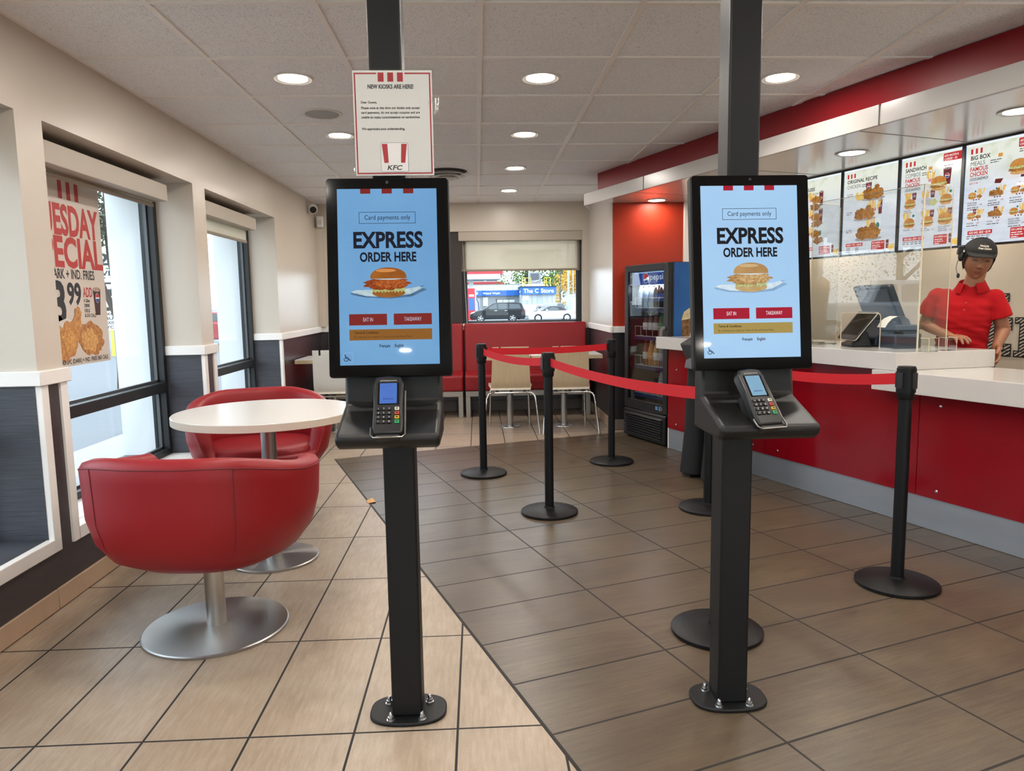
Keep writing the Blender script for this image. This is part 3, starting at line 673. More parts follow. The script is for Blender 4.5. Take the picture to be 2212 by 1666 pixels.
def plywood_chair(label, x, y, pale=False):
    """back towards the camera; (x, y) = middle of the seat"""
    t = thing('plywood_chair', label, 'chair', (x, y, 0), 0, 'plywood cafe chairs'); th = .011
    # one bent shell: backrest and seat as two parts of matching curve
    def backp(u):                       # u 0 bottom .. 1 top: (y, z)
        z = .405+.415*u; yy = -.175-.075*(u**1.15)+.055*math.exp(-u*14); return yy, z
    W0, W1 = .187, .168
    cut0, cut1, cutz = -.108, -.092, .775      # the slot near one side of the top edge
    g = G(); nz = 26
    def strip(xa, xb, u0, u1):
        def half(u): return W0+(W1-W0)*u
        vs = []; N = nz; rows = [u0+(u1-u0)*i/N for i in range(N+1)]
        for off in (0, th):
            for u in rows:
                yy, z = backp(u); h = half(u); rnd = max(0, (u-.965)/.035)
                for xx in (xa, xb):
                    X = h*xx
                    vs.append((X, yy+off, z))
        fs = []; B = 2*(N+1)
        for i in range(N):
            a = 2*i; fs += [(a, a+1, a+3, a+2), (B+a, B+a+2, B+a+3, B+a+1), (a, a+2, B+a+2, B+a), (a+1, B+a+1, B+a+3, a+3)]
        fs += [(0, B, B+1, 1), (2*N, 2*N+1, B+2*N+1, B+2*N)]
        g.add(vs, fs, ply if not pale else mat('window_lit_plywood', '#c9c4bb', rough=.35, var=.05, vscale=7, stretch=(7, 1, .7)))  # lighter copy of the plywood: window light put into its colour
    strip(-1, 1, 0, .88); strip(-1, -.66, .88, 1.0); strip(-.55, 1, .88, 1.0)
    g.build('backrest', t, bevel=.004, merge=1e-5)
    g = G(); prof = []
    def seatp(u): yy = -.175+.40*u; z = .405-.0*u+.028*math.exp(-u*7)*0+.03*(1-math.exp(-u*9))-.035*max(0, u-.8)**2*20; return yy, z
    vs = []; N = 20
    for off in (0, th):
        for i in range(N+1):
            yy, z = seatp(i/N); h = .187+.02*min(1, i/6)
            vs += [(-h, yy, z+off), (h, yy, z+off)]
    fs = []; B = 2*(N+1)
    for i in range(N): a = 2*i; fs += [(a, a+2, a+3, a+1), (B+a, B+a+1, B+a+3, B+a+2), (a, B+a, B+a+2, a+2), (a+1, a+3, B+a+3, B+a+1)]
    fs += [(0, 1, B+1, B), (2*N, B+2*N, B+2*N+1, 2*N+1)]
    g.add(vs, fs, seat_w); g.build('seat', t, bevel=.003)
    zc = .383
    def leg(path): g = G(); g.tube(path, .0095, chrome, seg=12); return g.build('leg', t)
    for s in (-1, 1):
        leg([(s*.15, -.17, zc), (s*.185, -.185, zc), (s*.212, -.197, zc-.012), (s*.228, -.21, zc-.045), (s*.236, -.222, zc-.11), (s*.262, -.262, 0)])
        leg([(s*.12, .17, zc), (s*.16, .18, zc), (s*.182, .185, zc-.012), (s*.19, .188, zc-.04), (s*.2, .195, 0)])
    g = G(); g.tube([(-.16, -.172, zc), (.16, -.172, zc)], .0095, chrome, seg=12); g.tube([(-.13, .172, zc), (.13, .172, zc)], .0095, chrome, seg=12)
    for s in (-1, 1): g.tube([(s*.13, -.172, zc), (s*.13, .172, zc)], .008, chrome, seg=10)
    g.build('seat_frame', t)
    g = G()
    for x_ in (-.13, 0, .13): g.box(x_-.014, x_+.014, -.178, -.15, zc+.008, .408, blk)
    g.build('rubber_spacers', t)
    return t
plywood_chair('oak plywood chair with chrome legs, the one seen between two queue posts', .297, 6.93)
plywood_chair('oak plywood chair with chrome legs beside the dark wainscot, behind the red belts', .850, 6.89)
plywood_chair('plywood chair coloured as window-lit, half hidden by the kiosk, by the corner table', -1.355, 6.93, True)
t = thing('paper_scrap', 'small torn tan paper scrap on the floor at the edge of the brown tiles', 'litter', (-.70, 4.46, 0), .3)
g = G(); g.add([(-.02, -.035, .002), (.03, -.035, .008), (.032, .02, .004), (.02, .04, .016), (-.02, .036, .003), (0, 0, .018)], [(0, 1, 5), (1, 2, 5), (2, 3, 5), (3, 4, 5), (4, 0, 5)], mat('kraft_paper', '#c79a63', rough=.7)); g.add([(-.02, -.035, 0), (.03, -.035, 0), (.032, .02, 0), (.02, .04, 0), (-.02, .036, 0)], [(4, 3, 2, 1, 0)], mat('kraft_paper')); g.build('crumpled_sheet', t, merge=0)
# ================================================================== ORDERING KIOSKS
kblk = mat('kiosk_black_metal', '#121213', rough=.5, spec=.3, bump=.03, bscale=300); kgl = mat('kiosk_bezel_glass', '#040405', rough=.07, spec=.3); zinc = mat('zinc_bolt', '#c4c6c8', rough=.25, metal=1.0)
ktray = mat('kiosk_tray_metal', '#181716', rough=.42, spec=.35)
def burger(A, cx, cy, w, bunA, bunB, pattA, pattB, leaf, paper, shade, l0, hi):
    """a chicken burger on a paper sheet; w = paper width"""
    s = w
    A.poly([(cx-.5*s, cy-.10*s), (cx-.36*s, cy-.055*s), (cx-.2*s, cy-.06*s), (cx+.2*s, cy-.06*s), (cx+.47*s, cy-.005*s), (cx+.42*s, cy-.035*s), (cx+.5*s, cy-.06*s), (cx+.3*s, cy-.15*s), (cx+.02*s, cy-.175*s), (cx-.3*s, cy-.155*s), (cx-.46*s, cy-.125*s)], shade, l0)
    A.poly([(cx-.49*s, cy-.085*s), (cx-.42*s, cy-.06*s), (cx-.2*s, cy-.055*s), (cx+.2*s, cy-.055*s), (cx+.40*s, cy-.02*s), (cx+.44*s, cy-.04*s), (cx+.28*s, cy-.12*s), (cx+.02*s, cy-.15*s), (cx-.28*s, cy-.14*s), (cx-.40*s, cy-.11*s)], paper, l0+1)
    A.ell(cx, cy-.10*s, .215*s, .06*s, bunB, l0+2)
    pts = [(cx-.21*s+.42*s*k/20, cy-.055*s+(.012*s if k % 2 else -.014*s)) for k in range(21)]; A.poly([(cx-.21*s, cy-.03*s)]+[(x, y-.03*s) for x, y in pts]+[(cx+.21*s, cy-.03*s)], leaf, l0+3)
    A.blob(cx-.02*s, cy+.02*s, .285*s, .085*s, pattA, 4, .13, l0+4, 60, freq=9); A.blob(cx+.03*s, cy+.025*s, .22*s, .06*s, pattB, 11, .2, l0+5, 60, freq=11)
    A.ell(cx, cy+.095*s, .215*s, .025*s, paper, l0+6)
    pts = [(cx+.235*s*math.cos(a)*(1-.02*math.sin(a)), cy+.095*s+.135*s*math.sin(a)**.8) for a in [math.pi*k/24 for k in range(25)]]
    A.poly([(cx-.225*s, cy+.085*s)]+pts[::-1]+[(cx+.225*s, cy+.085*s)], bunA, l0+7)
    A.ell(cx-.03*s, cy+.19*s, .13*s, .022*s, hi, l0+8)
def access_icon(A, x, y, s, m, l):
    A.ell(x+.02*s, y+.88*s, .09*s, .09*s, m, l); A.line([(x+.03*s, y+.76*s), (x+.06*s, y+.42*s), (x+.48*s, y+.42*s), (x+.66*s, y+.10*s), (x+.82*s, y+.17*s)], .11*s, m); A.line([(x+.05*s, y+.60*s), (x+.38*s, y+.60*s)], .1*s, m)
    for k in range(14):
        a0, a1 = math.radians(150+k*17), math.radians(150+(k+1)*17); A.line([(x+.13*s+.3*s*math.cos(a0), y+.3*s+.3*s*math.sin(a0)), (x+.13*s+.3*s*math.cos(a1), y+.3*s+.3*s*math.sin(a1))], .09*s, m)
def kiosk(label, xk, yk, pal, sx0, sx1):
    """(xk, yk) = post centre; pal = display colours"""
    t = thing('ordering_kiosk', label, 'kiosk', (xk, yk, 0), 0, 'order kiosks')
    hw = .045
    g = G(); pts = []                                     # foot plate: a disc with two flats
    for k in range(64):
        a = 2*math.pi*k/64; pts.append((.115*math.copysign(abs(math.cos(a))**.86, math.cos(a)), .084*math.copysign(abs(math.sin(a))**.68, math.sin(a))))
    g.prism(pts, 0, .011, kblk, 'z'); g.build('base_plate', t, bevel=.003)
    for bx, by in ((-.047, -.062), (.045, -.062), (-.062, .03), (.062, .03)):
        g = G(); g.lathe([(0, .011), (.0125, .011), (.0125, .0135), (0, .0135)], zinc, c=(bx, by, 0), seg=20); g.lathe([(.0095, .0135), (.0095, .022)], zinc, c=(bx, by, 0), seg=6); g.lathe([(.0062, .022), (.0062, .030), (.004, .035), (0, .0365)], zinc, c=(bx, by, 0), seg=12); g.build('anchor_bolt', t)
    g = G(); g.box(-hw, hw, -hw, hw, .011, HZ+.004, kblk); g.build('post', t, bevel=.006, bseg=3)
    # display: leans back a little
    e = Matrix.Translation((0, 1.9625-yk, 1.306)) @ Matrix.Rotation(math.radians(-7.0), 4, 'X')
    w2, h2 = .164, .267
    g = G(); g.box(-w2, w2, .0, .04, -h2, h2, kblk, e); d = g.build('display_housing', t, bevel=.009, bseg=3)
    A = Art(e @ Vector((0, -.0008, 0)), e.to_3x3() @ Vector((1, 0, 0)), e.to_3x3() @ Vector((0, 0, 1)), .0004)
    A.rrect(-w2+.003, -h2+.003, w2-.003, h2-.003, .008, kgl, 1); A.ell(0, h2-.0135, .0042, .0042, mat('camera_eye', '#2c2e33', rough=.2), 2); A.done('bezel', d)
    g = G(); g.box(-.05, .05, .03, .09, -.12, .12, kblk, e); g.build('rear_bracket', t)
    S = Art(e @ Vector((0, -.0014, 0)), e.to_3x3() @ Vector((1, 0, 0)), e.to_3x3() @ Vector((0, 0, 1)), .0003)
    X0, X1, Y0, Y1 = sx0, sx1, -.234, .236
    S.rect(X0, Y0, X1, Y1, pal['bg'], 1); scr = S.done('screen', t)
    cx = (X0+X1)/2
    S = Art(e @ Vector((0, -.0014, 0)), e.to_3x3() @ Vector((1, 0, 0)), e.to_3x3() @ Vector((0, 0, 1)), .0003)
    B = S.fresh()
    for k in (-1, 0, 1): B.rect(cx+.057*k-.0135, Y1-.013, cx+.057*k+.0135, Y1, pal['red'], 2)
    B.done('stripe_emblem', scr); B = S.fresh()
    B.frame(cx-.075, .143, cx+.075, .174, .0012, pal['ink'], 2); B.text('Card payments only', cx, .1535, .0125, pal['ink'], w=.122, bold=False, align='c', l=2); B.done('payment_notice', scr)
    S.text('EXPRESS', cx, .079, .042, pal['ink'], w=.186, bold=2, align='c', l=2); S.text('ORDER HERE', cx, .042, .0245, pal['ink'], w=.150, bold=2, align='c', l=2)
    B = S.fresh(); B.text('Fran\u00e7ais', cx-.028, -.187, .0078, pal['ink'], w=.029, l=2); B.text('English', cx+.013, -.187, .0078, pal['lang'], w=.024, l=2); B.done('language_links', scr)
    for a, b, s, w in ((-.106, -.006, 'EAT IN', .027), (.012, .113, 'TAKEAWAY', .046)):
        B = S.fresh(); B.rect(cx+a, -.128, cx+b, -.098, pal['red'], 2); B.text(s, cx+(a+b)/2, -.118, .0105, pal['white'], w=w, bold=False, align='c', l=3); B.done('screen_button', scr)
    B = S.fresh(); B.rect(cx-.106, -.168, cx+.113, -.139, pal['tan'], 2); B.text('Terms & Conditions', cx-.093, -.1505, .0065, pal['tanink'], w=.064, l=3); B.text('By continuing, you accept our Terms of Use and Privacy Policy', cx-.093, -.1615, .0053, pal['tanink'], w=.153, bold=False, l=3); B.done('terms_banner', scr)
    S.done('screen_lettering', scr)
    S = Art(e @ Vector((0, -.0014, 0)), e.to_3x3() @ Vector((1, 0, 0)), e.to_3x3() @ Vector((0, 0, 1)), .0003)
    burger(S, cx, -.022, .205, *pal['food'], 2, pal['hi']); S.done('burger_picture', scr)
    S = Art(e @ Vector((0, -.0014, 0)), e.to_3x3() @ Vector((1, 0, 0)), e.to_3x3() @ Vector((0, 0, 1)), .0003)
    S.frame(X0+.009, Y0+.008, X0+.034, Y0+.033, .0006, pal['icf'], 2); access_icon(S, X0+.0135, Y0+.011, .0185, pal['ink'], 3); S.done('wheelchair_icon', scr)
    # sloping shelf for the card terminal
    prof = [(1.995, 1.062), (1.982, 1.045), (1.972, .966), (1.812, .911), (1.800, .902), (1.806, .880), (1.83, .868), (2.041, .868), (2.041, 1.062)]
    g = G(); g.prism([(y-yk, z) for y, z in prof], -.132, .132, ktray, 'x'); g.build('terminal_shelf', t, bevel=.012, bseg=4, angle=30)
    return t
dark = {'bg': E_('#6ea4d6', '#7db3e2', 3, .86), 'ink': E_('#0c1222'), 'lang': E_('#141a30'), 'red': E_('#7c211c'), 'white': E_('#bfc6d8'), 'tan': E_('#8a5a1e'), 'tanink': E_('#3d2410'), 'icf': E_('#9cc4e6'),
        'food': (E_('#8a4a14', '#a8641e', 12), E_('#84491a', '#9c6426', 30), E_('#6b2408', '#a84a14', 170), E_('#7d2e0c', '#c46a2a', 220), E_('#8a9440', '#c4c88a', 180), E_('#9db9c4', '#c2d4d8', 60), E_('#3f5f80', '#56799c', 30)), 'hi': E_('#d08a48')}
lite = {'bg': E_('#9fc6ea', '#a9d0f2', 3), 'ink': E_('#14161c'), 'lang': E_('#4a1426'), 'red': E_('#a5122e'), 'white': E_('#f2f2f6'), 'tan': E_('#a68f4e'), 'tanink': E_('#33301c'), 'icf': E_('#b9d6ee'),
        'food': (E_('#a8814f', '#c49a62', 12), E_('#b5935c', '#c9ab78', 30), E_('#8a6136', '#cda56c', 170), E_('#a5783f', '#dcbc8a', 220), E_('#7f9438', '#d6d8a8', 180), E_('#c3d8e6', '#dbe8f0', 60), E_('#7fa2c4', '#90b2d2', 30)), 'hi': E_('#cfae7e')}
XKL, XKR, YK = -.235, .750, 2.086
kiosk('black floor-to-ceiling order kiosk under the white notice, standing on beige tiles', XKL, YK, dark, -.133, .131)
kiosk('black floor-to-ceiling order kiosk without a notice, standing on brown tiles', XKR, YK, lite, -.138, .130)
# card terminals rest in their cradles on the shelves
def terminal(label, x, y, z, rz, scr, tilt=-38):
    t = thing('payment_terminal', label, 'card terminal', (x, y, z), rz, 'card terminals')
    M = Matrix.Rotation(math.radians(tilt), 4, 'X'); tb = mat('terminal_black', '#141415', rough=.32)
    # local: x across, z up along the body, -y the face
    g = G(); g.prism([(-.036, 0), (.036, 0), (.039, .02), (.037, .09), (.0405, .148), (.033, .168), (0, .172), (-.033, .168), (-.0405, .148), (-.037, .09), (-.039, .02)], -.012, .018, tb, 'y', M); b = g.build('body', t, bevel=.006, bseg=3)
    A = Art(M @ Vector((0, -.0121, 0)), M.to_3x3() @ Vector((1, 0, 0)), M.to_3x3() @ Vector((0, 0, 1)), .0004)
    A.rect(-.027, .083, .027, .149, mat('terminal_lens', '#0a0a0b', rough=.08), 1); A.text('globalpayments', 0, .1535, .0042, P_('#9b9b9d'), w=.042, align='c', l=1); A.done('face_printing', b)
    A = Art(M @ Vector((0, -.0121, 0)), M.to_3x3() @ Vector((1, 0, 0)), M.to_3x3() @ Vector((0, 0, 1)), .0004)
    A.rect(-.022, .086, .022, .147, scr, 2); A.text('globalpayments', 0, .098, .004, E_('#2b4a8c'), w=.026, align='c', l=3); A.done('display', b)
    g = G(); kb = mat('terminal_key', '#0c0c0d', rough=.35); wk, rk, yk_, gk = (mat('key_'+n, c, rough=.4) for n, c in (('white', '#d8d4c4'), ('red', '#c4402e'), ('yellow', '#d0a818'), ('green', '#1c9a58')))
    lab = Art(M @ Vector((0, -.0158, 0)), M.to_3x3() @ Vector((1, 0, 0)), M.to_3x3() @ Vector((0, 0, 1)), .0003)
    keys = ['123', '456', '789', '*0#']
    for r in range(4):
        zc = .070-.0125*r
        for c in range(3):
            xc = -.024+.0135*c; g.box(xc-.0052, xc+.0052, -.0155, -.011, zc-.0043, zc+.0043, kb, M); lab.text(keys[r][c], xc, zc-.0022, .0046, P_('#b8b8b4'), align='c', xs=.9, l=1)
        xc = .0225; m_ = (wk, rk, yk_, gk)[r]; hh = .0043 if r < 3 else .0052; g.box(xc-.0056, xc+.0056, -.0155, -.011, zc-hh, zc+hh, m_, M); lab.rect(xc-.0032, zc-hh*.45, xc+.0032, zc+hh*.45, P_('#1a1a1a' if r in (1, 2) else '#5a5a50' if r == 0 else '#0c3a22'), 1)
    g.build('keypad', b, bevel=.0012); lab.done('key_lettering', b)
    g = G(); pts = [(-.043, -.006, .02), (-.043, -.012, -.004), (-.036, -.016, -.013), (.036, -.016, -.013), (.043, -.012, -.004), (.043, -.006, .02), (.043, .0, .13)]
    g.tube([M @ Vector(p) for p in pts], .0022, mat('cradle_wire', '#8d8a86', rough=.3, metal=.9), seg=8); g.build('cradle_wire', t)
    g = G(); g.box(-.03, .03, -.008, .03, -.012, .002, blk, M); g.box(-.028, .028, .016, .05, .0, .11, blk, M); g.build('cradle', t, bevel=.004)
    return t
terminal('card terminal with a deep blue lit display, on the kiosk with the notice', -.232, 1.803, .906, math.radians(3), E_('#4a6fc0', '#5078c6', 20))
terminal('card terminal with a pale blue lit display, turned in the cradle of the other kiosk', .745, 1.805, .906, math.radians(14), E_('#7fa9c4', '#86b0ca', 20))
# acrylic notice standing on the kiosk display
t = thing('acrylic_notice', 'white framed notice about new kiosks fixed to the black post', 'sign', (-.2145, 2.016, 1.583))
Mt = Matrix.Rotation(math.radians(0), 4, 'X')
ac = glass_mat('clear_acrylic', (.97, .98, .97), ior=1.45)
g = G(); g.box(-.108, .108, -.004, -.002, -.006, .272, ac); g.build('acrylic_front', t)
g = G(); g.box(-.105, .105, -.0016, -.0004, -.004, .268, mat('notice_paper', '#d6d2d2', rough=.45)); sh = g.build('paper', t)
A = Art((0, -.0017, 0), (1, 0, 0), (0, 0, 1), .0003); nr, nk = P_('#a01d26'), P_('#17171a')
w = .0036; A.rect(-.101+w, .0, .101-w, w, nr, 1); A.rect(-.101, 0, -.101+w, .262, nr); A.rect(.101-w, 0, .101, .262, nr); A.rect(-.101+w, .262-w, -.042, .262, nr); A.rect(.033, .262-w, .101-w, .262, nr)
for k in range(3): A.rect(-.038+.0255*k, .239, -.0225+.0255*k, .2625, nr, 1)
A.text('NEW KIOSKS ARE HERE!', -.005, .2215, .0105, nk, w=.122, bold=2, align='c', l=1)
for s, x, y, w in (('Dear Guests,', -.085, .1835, .043), ('Please note at this time our kiosks only accept', -.085, .169, .156), ('card payments, do not accept coupons and are', -.085, .157, .156), ('unable to make customizations on sandwiches.', -.085, .145, .157), ('We appreciate your understanding.', -.085, .115, .115)):
    A.text(s, x, y, .0062, nk, w=w, l=1)
A.rrect(-.037, .005, .037, .082, .004, P_('#8c8ca0'), 1); A.rrect(-.0358, .0062, .0358, .0808, .0035, P_('#dcd8d8'), 2)
for s in (-1, 1): A.poly([(s*.0165, .029), (s*.028, .029), (s*.0335, .0785), (s*.0185, .0785)], nr, 3)
A.text('KFC', -.0015, .0105, .0125, nk, w=.040, align='c', shear=.2, l=3)
A.done('notice_printing', sh)
g = G(); g.tube([(.112, -.004, .15), (.116, -.006, .165), (.118, -.004, .185), (.117, .006, .2)], .004, ac, seg=10); g.lathe([(0, 0), (.014, .002), (.016, .008), (.006, .012), (0, .012)], ac, M=Matrix.Rotation(math.radians(-70), 4, 'Y'), c=(.105, .006, .185), seg=20, cap=False); g.build('hook', t)
# ================================================================== QUEUE POSTS
sblk = mat('stanchion_black', '#0a0a0b', rough=.45, spec=.25, bump=.04, bscale=250); belt_m = mat('belt_red', '#c01d26', rough=.6, spec=.25, bump=.06, bscale=400, bstretch=(1, 1, .2))
def stanchion(label, x, y, belt=None, sag=.02):
    """belt = (x, y) of the post the belt runs to"""
    t = thing('queue_post', label, 'stanchion', (x, y, 0), 0, 'retractable belt queue posts')
    g = G(); g.lathe([(0, .0), (.162, 0), (.167, .004), (.167, .014), (.16, .019), (.08, .027), (.032, .032), (.03, .04), (0, .04)], sblk, seg=72, cap=False); g.build('base', t)
    g = G(); g.lathe([(.0262, .03), (.0262, .82)], sblk, seg=28); g.build('pole', t)
    g = G(); prof = []
    for k in range(16):
        a = 2*math.pi*(k+.5)/16; r = .0385 if k % 2 else .0375; prof.append((r*math.cos(a), r*math.sin(a)))
    g.prism(prof, .835, .935, sblk, 'z'); g.lathe([(.0, .805), (.031, .805), (.033, .81), (.034, .836), (0, .836)], sblk, seg=28, cap=False); g.lathe([(.036, .934), (.034, .943), (.0, .945)], sblk, seg=28)
    h = g.build('belt_head', t)
    g = G()
    for k in range(4):
        a = math.pi/2*k+.4
        if True:
            M = Matrix.Rotation(a, 4, 'Z'); g.box(-.013, .013, .036, .0415, .852, .918, blk, M)
    g.build('belt_clip', h)
    if belt:
        p = Vector((belt[0]-x, belt[1]-y, 0)); L = p.length; d = p/L; N = 24; v = []; f = []
        side = Vector((-d.y, d.x, 0))*.0006
        for s in (1, -1):
            for k in range(N+1):
                u = k/N; q = d*(.04+(L-.08)*u); z = .888-4*sag*u*(1-u)
                v += [(q+side*s)+Vector((0, 0, z-.0235)), (q+side*s)+Vector((0, 0, z+.0235))]
        B = 2*(N+1)
        for k in range(N): a = 2*k; f += [(a, a+2, a+3, a+1), (B+a, B+a+1, B+a+3, B+a+2), (a, B+a, B+a+2, a+2), (a+1, a+3, B+a+3, B+a+1)]
        f += [(0, 1, B+1, B), (2*N, B+2*N, B+2*N+1, 2*N+1)]
        g = G(); g.add(v, f, belt_m); b = g.build('belt', t); b['label'] = 'red webbing belt'
    return t
SA, SB_, SCc, SD, SE, SF = (.019, 5.127), (.397, 4.125), (1.003, 5.409), (1.336, 4.11), (.866, 2.537), (1.779, 2.914)
stanchion('black queue post with two red belts, standing in front of the first oak chair', *SA, belt=SCc, sag=.012)
stanchion('black queue post standing alone on the brown tiles between the two kiosks', *SB_, belt=SA, sag=.024)
stanchion('black queue post beside the dark wainscot and the drinks cooler', *SCc)
stanchion('black queue post almost hidden behind the second kiosk, close to the customer\'s feet', *SD)
stanchion('black queue post whose big round base shows just behind the second kiosk', *SE, belt=SB_, sag=.028)
stanchion('black queue post standing before the red counter front and raised white worktop', *SF, belt=SD, sag=.04)
# ================================================================== SERVICE COUNTER
red_gl = mat('red_gloss_panel', '#7c0a16', rough=.14, spec=.28); quartz = mat('white_quartz', '#c3c0bc', rough=.14, var=.02, vscale=40); kick = mat('brushed_kick', '#8f949b', rough=.38, metal=.45, var=.1, vscale=3, stretch=(1, .5, 6))  # kick plate's bluish base stands in for window reflections
t = thing('service_counter', 'long service counter with glossy red front panels and steel kick plate', 'counter', CP(3.43, 2.0), RZ)
def cl(n, tt): return n-3.43, tt-2.0
def cbl(g, n0, n1, t0, t1, z0, z1, m, o=(3.43, 2.0)): g.box(n0-o[0], n1-o[0], t0-o[1], t1-o[1], z0, z1, m)
g = G(); cbl(g, 3.446, 3.92, -3.0, 5.0, 0, .724, blk); cbl(g, 3.446, 3.95, 2.95, 5.0, .724, .833, blk); g.build('cabinet_body', t)
edges = [5.015, 3.86, 2.70, 1.54, .38, -.78, -1.94, -3.0]
for a, b in zip(edges, edges[1:]):
    g = G(); zt = .833 if b > 2.9 else .724
    if a > 2.95 > b: g.prism([(b+.002-2, .172), (a-.002-2, .172), (a-.002-2, .833), (2.95-2, .833), (2.95-2, .724), (b+.002-2, .724)], 0, .014, red_gl, 'x')
    else: cbl(g, 3.43, 3.444, b+.002, a-.002, .172, zt, red_gl)
    p = g.build('front_panel', t)
    g = G()
    for yy in ((a+b)/2-.46, (a+b)/2+.46):
        for z in (.215, .665):
            g.lathe([(0, .004), (.006, .003), (.0085, 0)], zinc, seg=14, M=Matrix.Rotation(math.radians(-90), 4, 'Y'), c=(0, yy-2, z))
    g.build('panel_screws', p)
g = G(); cbl(g, 3.436, 3.446, -3.0, 5.0, .002, .174, kick); g.build('kick_plate', t)
g = G(); cbl(g, 3.43, 3.447, 5.0, 5.012, .002, .174, trim_w); g.build('end_strip', t)
t = thing('worktop', 'lower white worktop running out of the picture below the cashier', 'worktop', CP(3.6, 1.0, .725), RZ)
g = G(); g.box(3.325-3.6, 3.95-3.6, -3.0-1, 2.92-1, 0, .11, quartz); g.build('slab', t, bevel=.003)
t = thing('raised_counter', 'raised white counter block carrying the till and the clear screen', 'counter', CP(3.75, 4.0, .835), RZ)
g = G(); g.prism([(3.35-3.75, 2.79-4), (3.98-3.75, 2.685-4), (3.98-3.75, 5.0-4), (3.425-3.75, 5.0-4), (3.425-3.75, 5.075-4), (3.35-3.75, 5.075-4)], 0, .097, quartz, 'z'); g.build('slab', t, bevel=.003)
# ---- clear guard
acg = glass_mat('guard_acrylic', (.955, .965, .955), ior=1.5, boost=1.25); aedge = mat('acrylic_edge', '#d9d0b4', rough=.25, spec=.6, alpha=.85)
ZC = .9325
t = thing('acrylic_guard', 'clear acrylic screen standing on the raised counter in front of the till', 'screen', CP(3.5, 3.17, ZC), RZ)
g = G()
def ag(n, tt): return n-3.5, tt-3.17
y0, y1 = 2.79-3.17, 3.56-3.17; c0, c1, ch = 3.03-3.17, 3.31-3.17, .205; H_ = .885
pts = [(y0, 0), (c0, 0), (c0, ch-.02), (c0+.02, ch), (c1-.02, ch), (c1, ch-.02), (c1, 0), (y1, 0), (y1, H_-.02), (y1-.02, H_), (y0+.02, H_), (y0, H_-.02)]
def apane(g, polys, a, b, ax):
    for P in polys: g.prism(P, a, b, acg, ax)
apane(g, [[(y0, 0), (c0, 0), (c0, ch), (y0, ch)], [(c1, 0), (y1, 0), (y1, ch), (c1, ch)], [(y0, ch), (y1, ch), (y1, H_-.02), (y1-.02, H_), (y0+.02, H_), (y0, H_-.02)]], 0, .005, 'x')
g.build('front_sheet', t)
for yy, nm in ((y0, 'wing_sheet'), (y1, 'wing_sheet')):
    g = G(); g.prism([(0.006, 0), (.215, 0), (.22, .02), (.225, H_-.02), (.205, H_), (.006, H_)], yy-.0025, yy+.0025, acg, 'y'); g.build(nm, t)
g = G()
def edge(a, b, r=.003): g.tube([a, b], r, aedge, seg=6)
edge((.003, y0, 0), (.003, y0, H_), .0045); edge((.003, y1, 0), (.003, y1, H_), .003); edge((.003, y0, H_), (.003, y1, H_), .0016)
for yy in (y0, y1): edge((.222, yy, 0), (.225, yy, H_-.02), .0026); edge((.0, yy, H_), (.21, yy, H_), .0016)
g.tube([(.0025, p[0], p[1]) for p in [(c0, 0), (c0, ch-.02), (c0+.006, ch-.006), (c0+.02, ch), (c1-.02, ch), (c1-.006, ch-.006), (c1, ch-.02), (c1, 0)]], .0026, aedge, seg=6)
g.build('polished_edges', t)
for n_ in (3.52, 3.66):
    g = G()
    for dx in (0, .075): g.box(n_-3.5+dx-.0025, n_-3.5+dx+.0025, y0-.055, y0-.006, 0, .072, acg)
    for dx in (0, .075): g.tube([(n_-3.5+dx, y0-.055, 0), (n_-3.5+dx, y0-.055, .072), (n_-3.5+dx, y0-.006, .072)], .0018, aedge, seg=5)
    g.box(n_-3.5-.004, n_-3.5+.08, y0-.058, y0-.004, 0, .004, acg); g.build('support_foot', t)
# ---- till equipment
navy = mat('till_grey_blue', '#343a45', rough=.32); navy_d = mat('till_black', '#1c1d21', rough=.3); scr_off = mat('dark_display', '#1a1917', rough=.09); silv = mat('display_rim', '#a8a294', rough=.3, metal=.5)
t = thing('point_of_sale_terminal', 'dark till screen seen from behind, leaning over a wedge base on the counter', 'till', CP(3.83, 3.325, ZC), RZ+math.radians(-16))
g = G(); Mp = Matrix.Translation((0.0, 0, .245)) @ Matrix.Rotation(math.radians(-24), 4, 'Y')
g.box(-.02, .02, -.185, .185, -.16, .135, navy_d, Mp); g.build('display_housing', t, bevel=.012, bseg=3)
g = G(); g.box(-.028, -.018, -.165, .165, -.14, .115, navy, Mp); g.build('rear_cover', t, bevel=.01, bseg=3)
g = G(); g.prism([(-.12, 0), (.13, 0), (.13, .03), (.05, .12), (.0, .16), (-.04, .12), (-.12, .05)], -.16, .16, navy, 'y'); g.build('wedge_base', t, bevel=.012, bseg=3)
t = thing('receipt_printer', 'dark receipt printer with a curl of white paper beside the till', 'printer', CP(3.70, 3.085, ZC), RZ+math.radians(-16))
g = G(); g.box(-.075, .09, -.1, .07, 0, .085, navy); g.build('body', t, bevel=.01, bseg=3)
g = G(); g.box(-.07, .085, -.095, .065, .105, .135, navy); g.box(-.06, .08, -.09, .06, .085, .105, navy_d); g.build('cover', t, bevel=.006)
g = G(); pw = .04; pts = [(.06, .135), (.045, .165), (.015, .183), (-.025, .184), (-.06, .17), (-.085, .145), (-.1, .12)]
v = [(x, s*pw, z) for x, z in pts for s in (-1, 1)]; g.add(v, [(2*i, 2*i+2, 2*i+3, 2*i+1) for i in range(6)], mat('receipt_paper', '#e2dccf', rough=.6)); g.build('receipt', t, merge=0)
t = thing('customer_display', 'small black tablet display tilted up behind the clear screen', 'tablet', CP(3.60, 3.30, ZC), RZ+math.radians(-25))
Mp = Matrix.Translation((0.02, 0, .122)) @ Matrix.Rotation(math.radians(38), 4, 'Y')
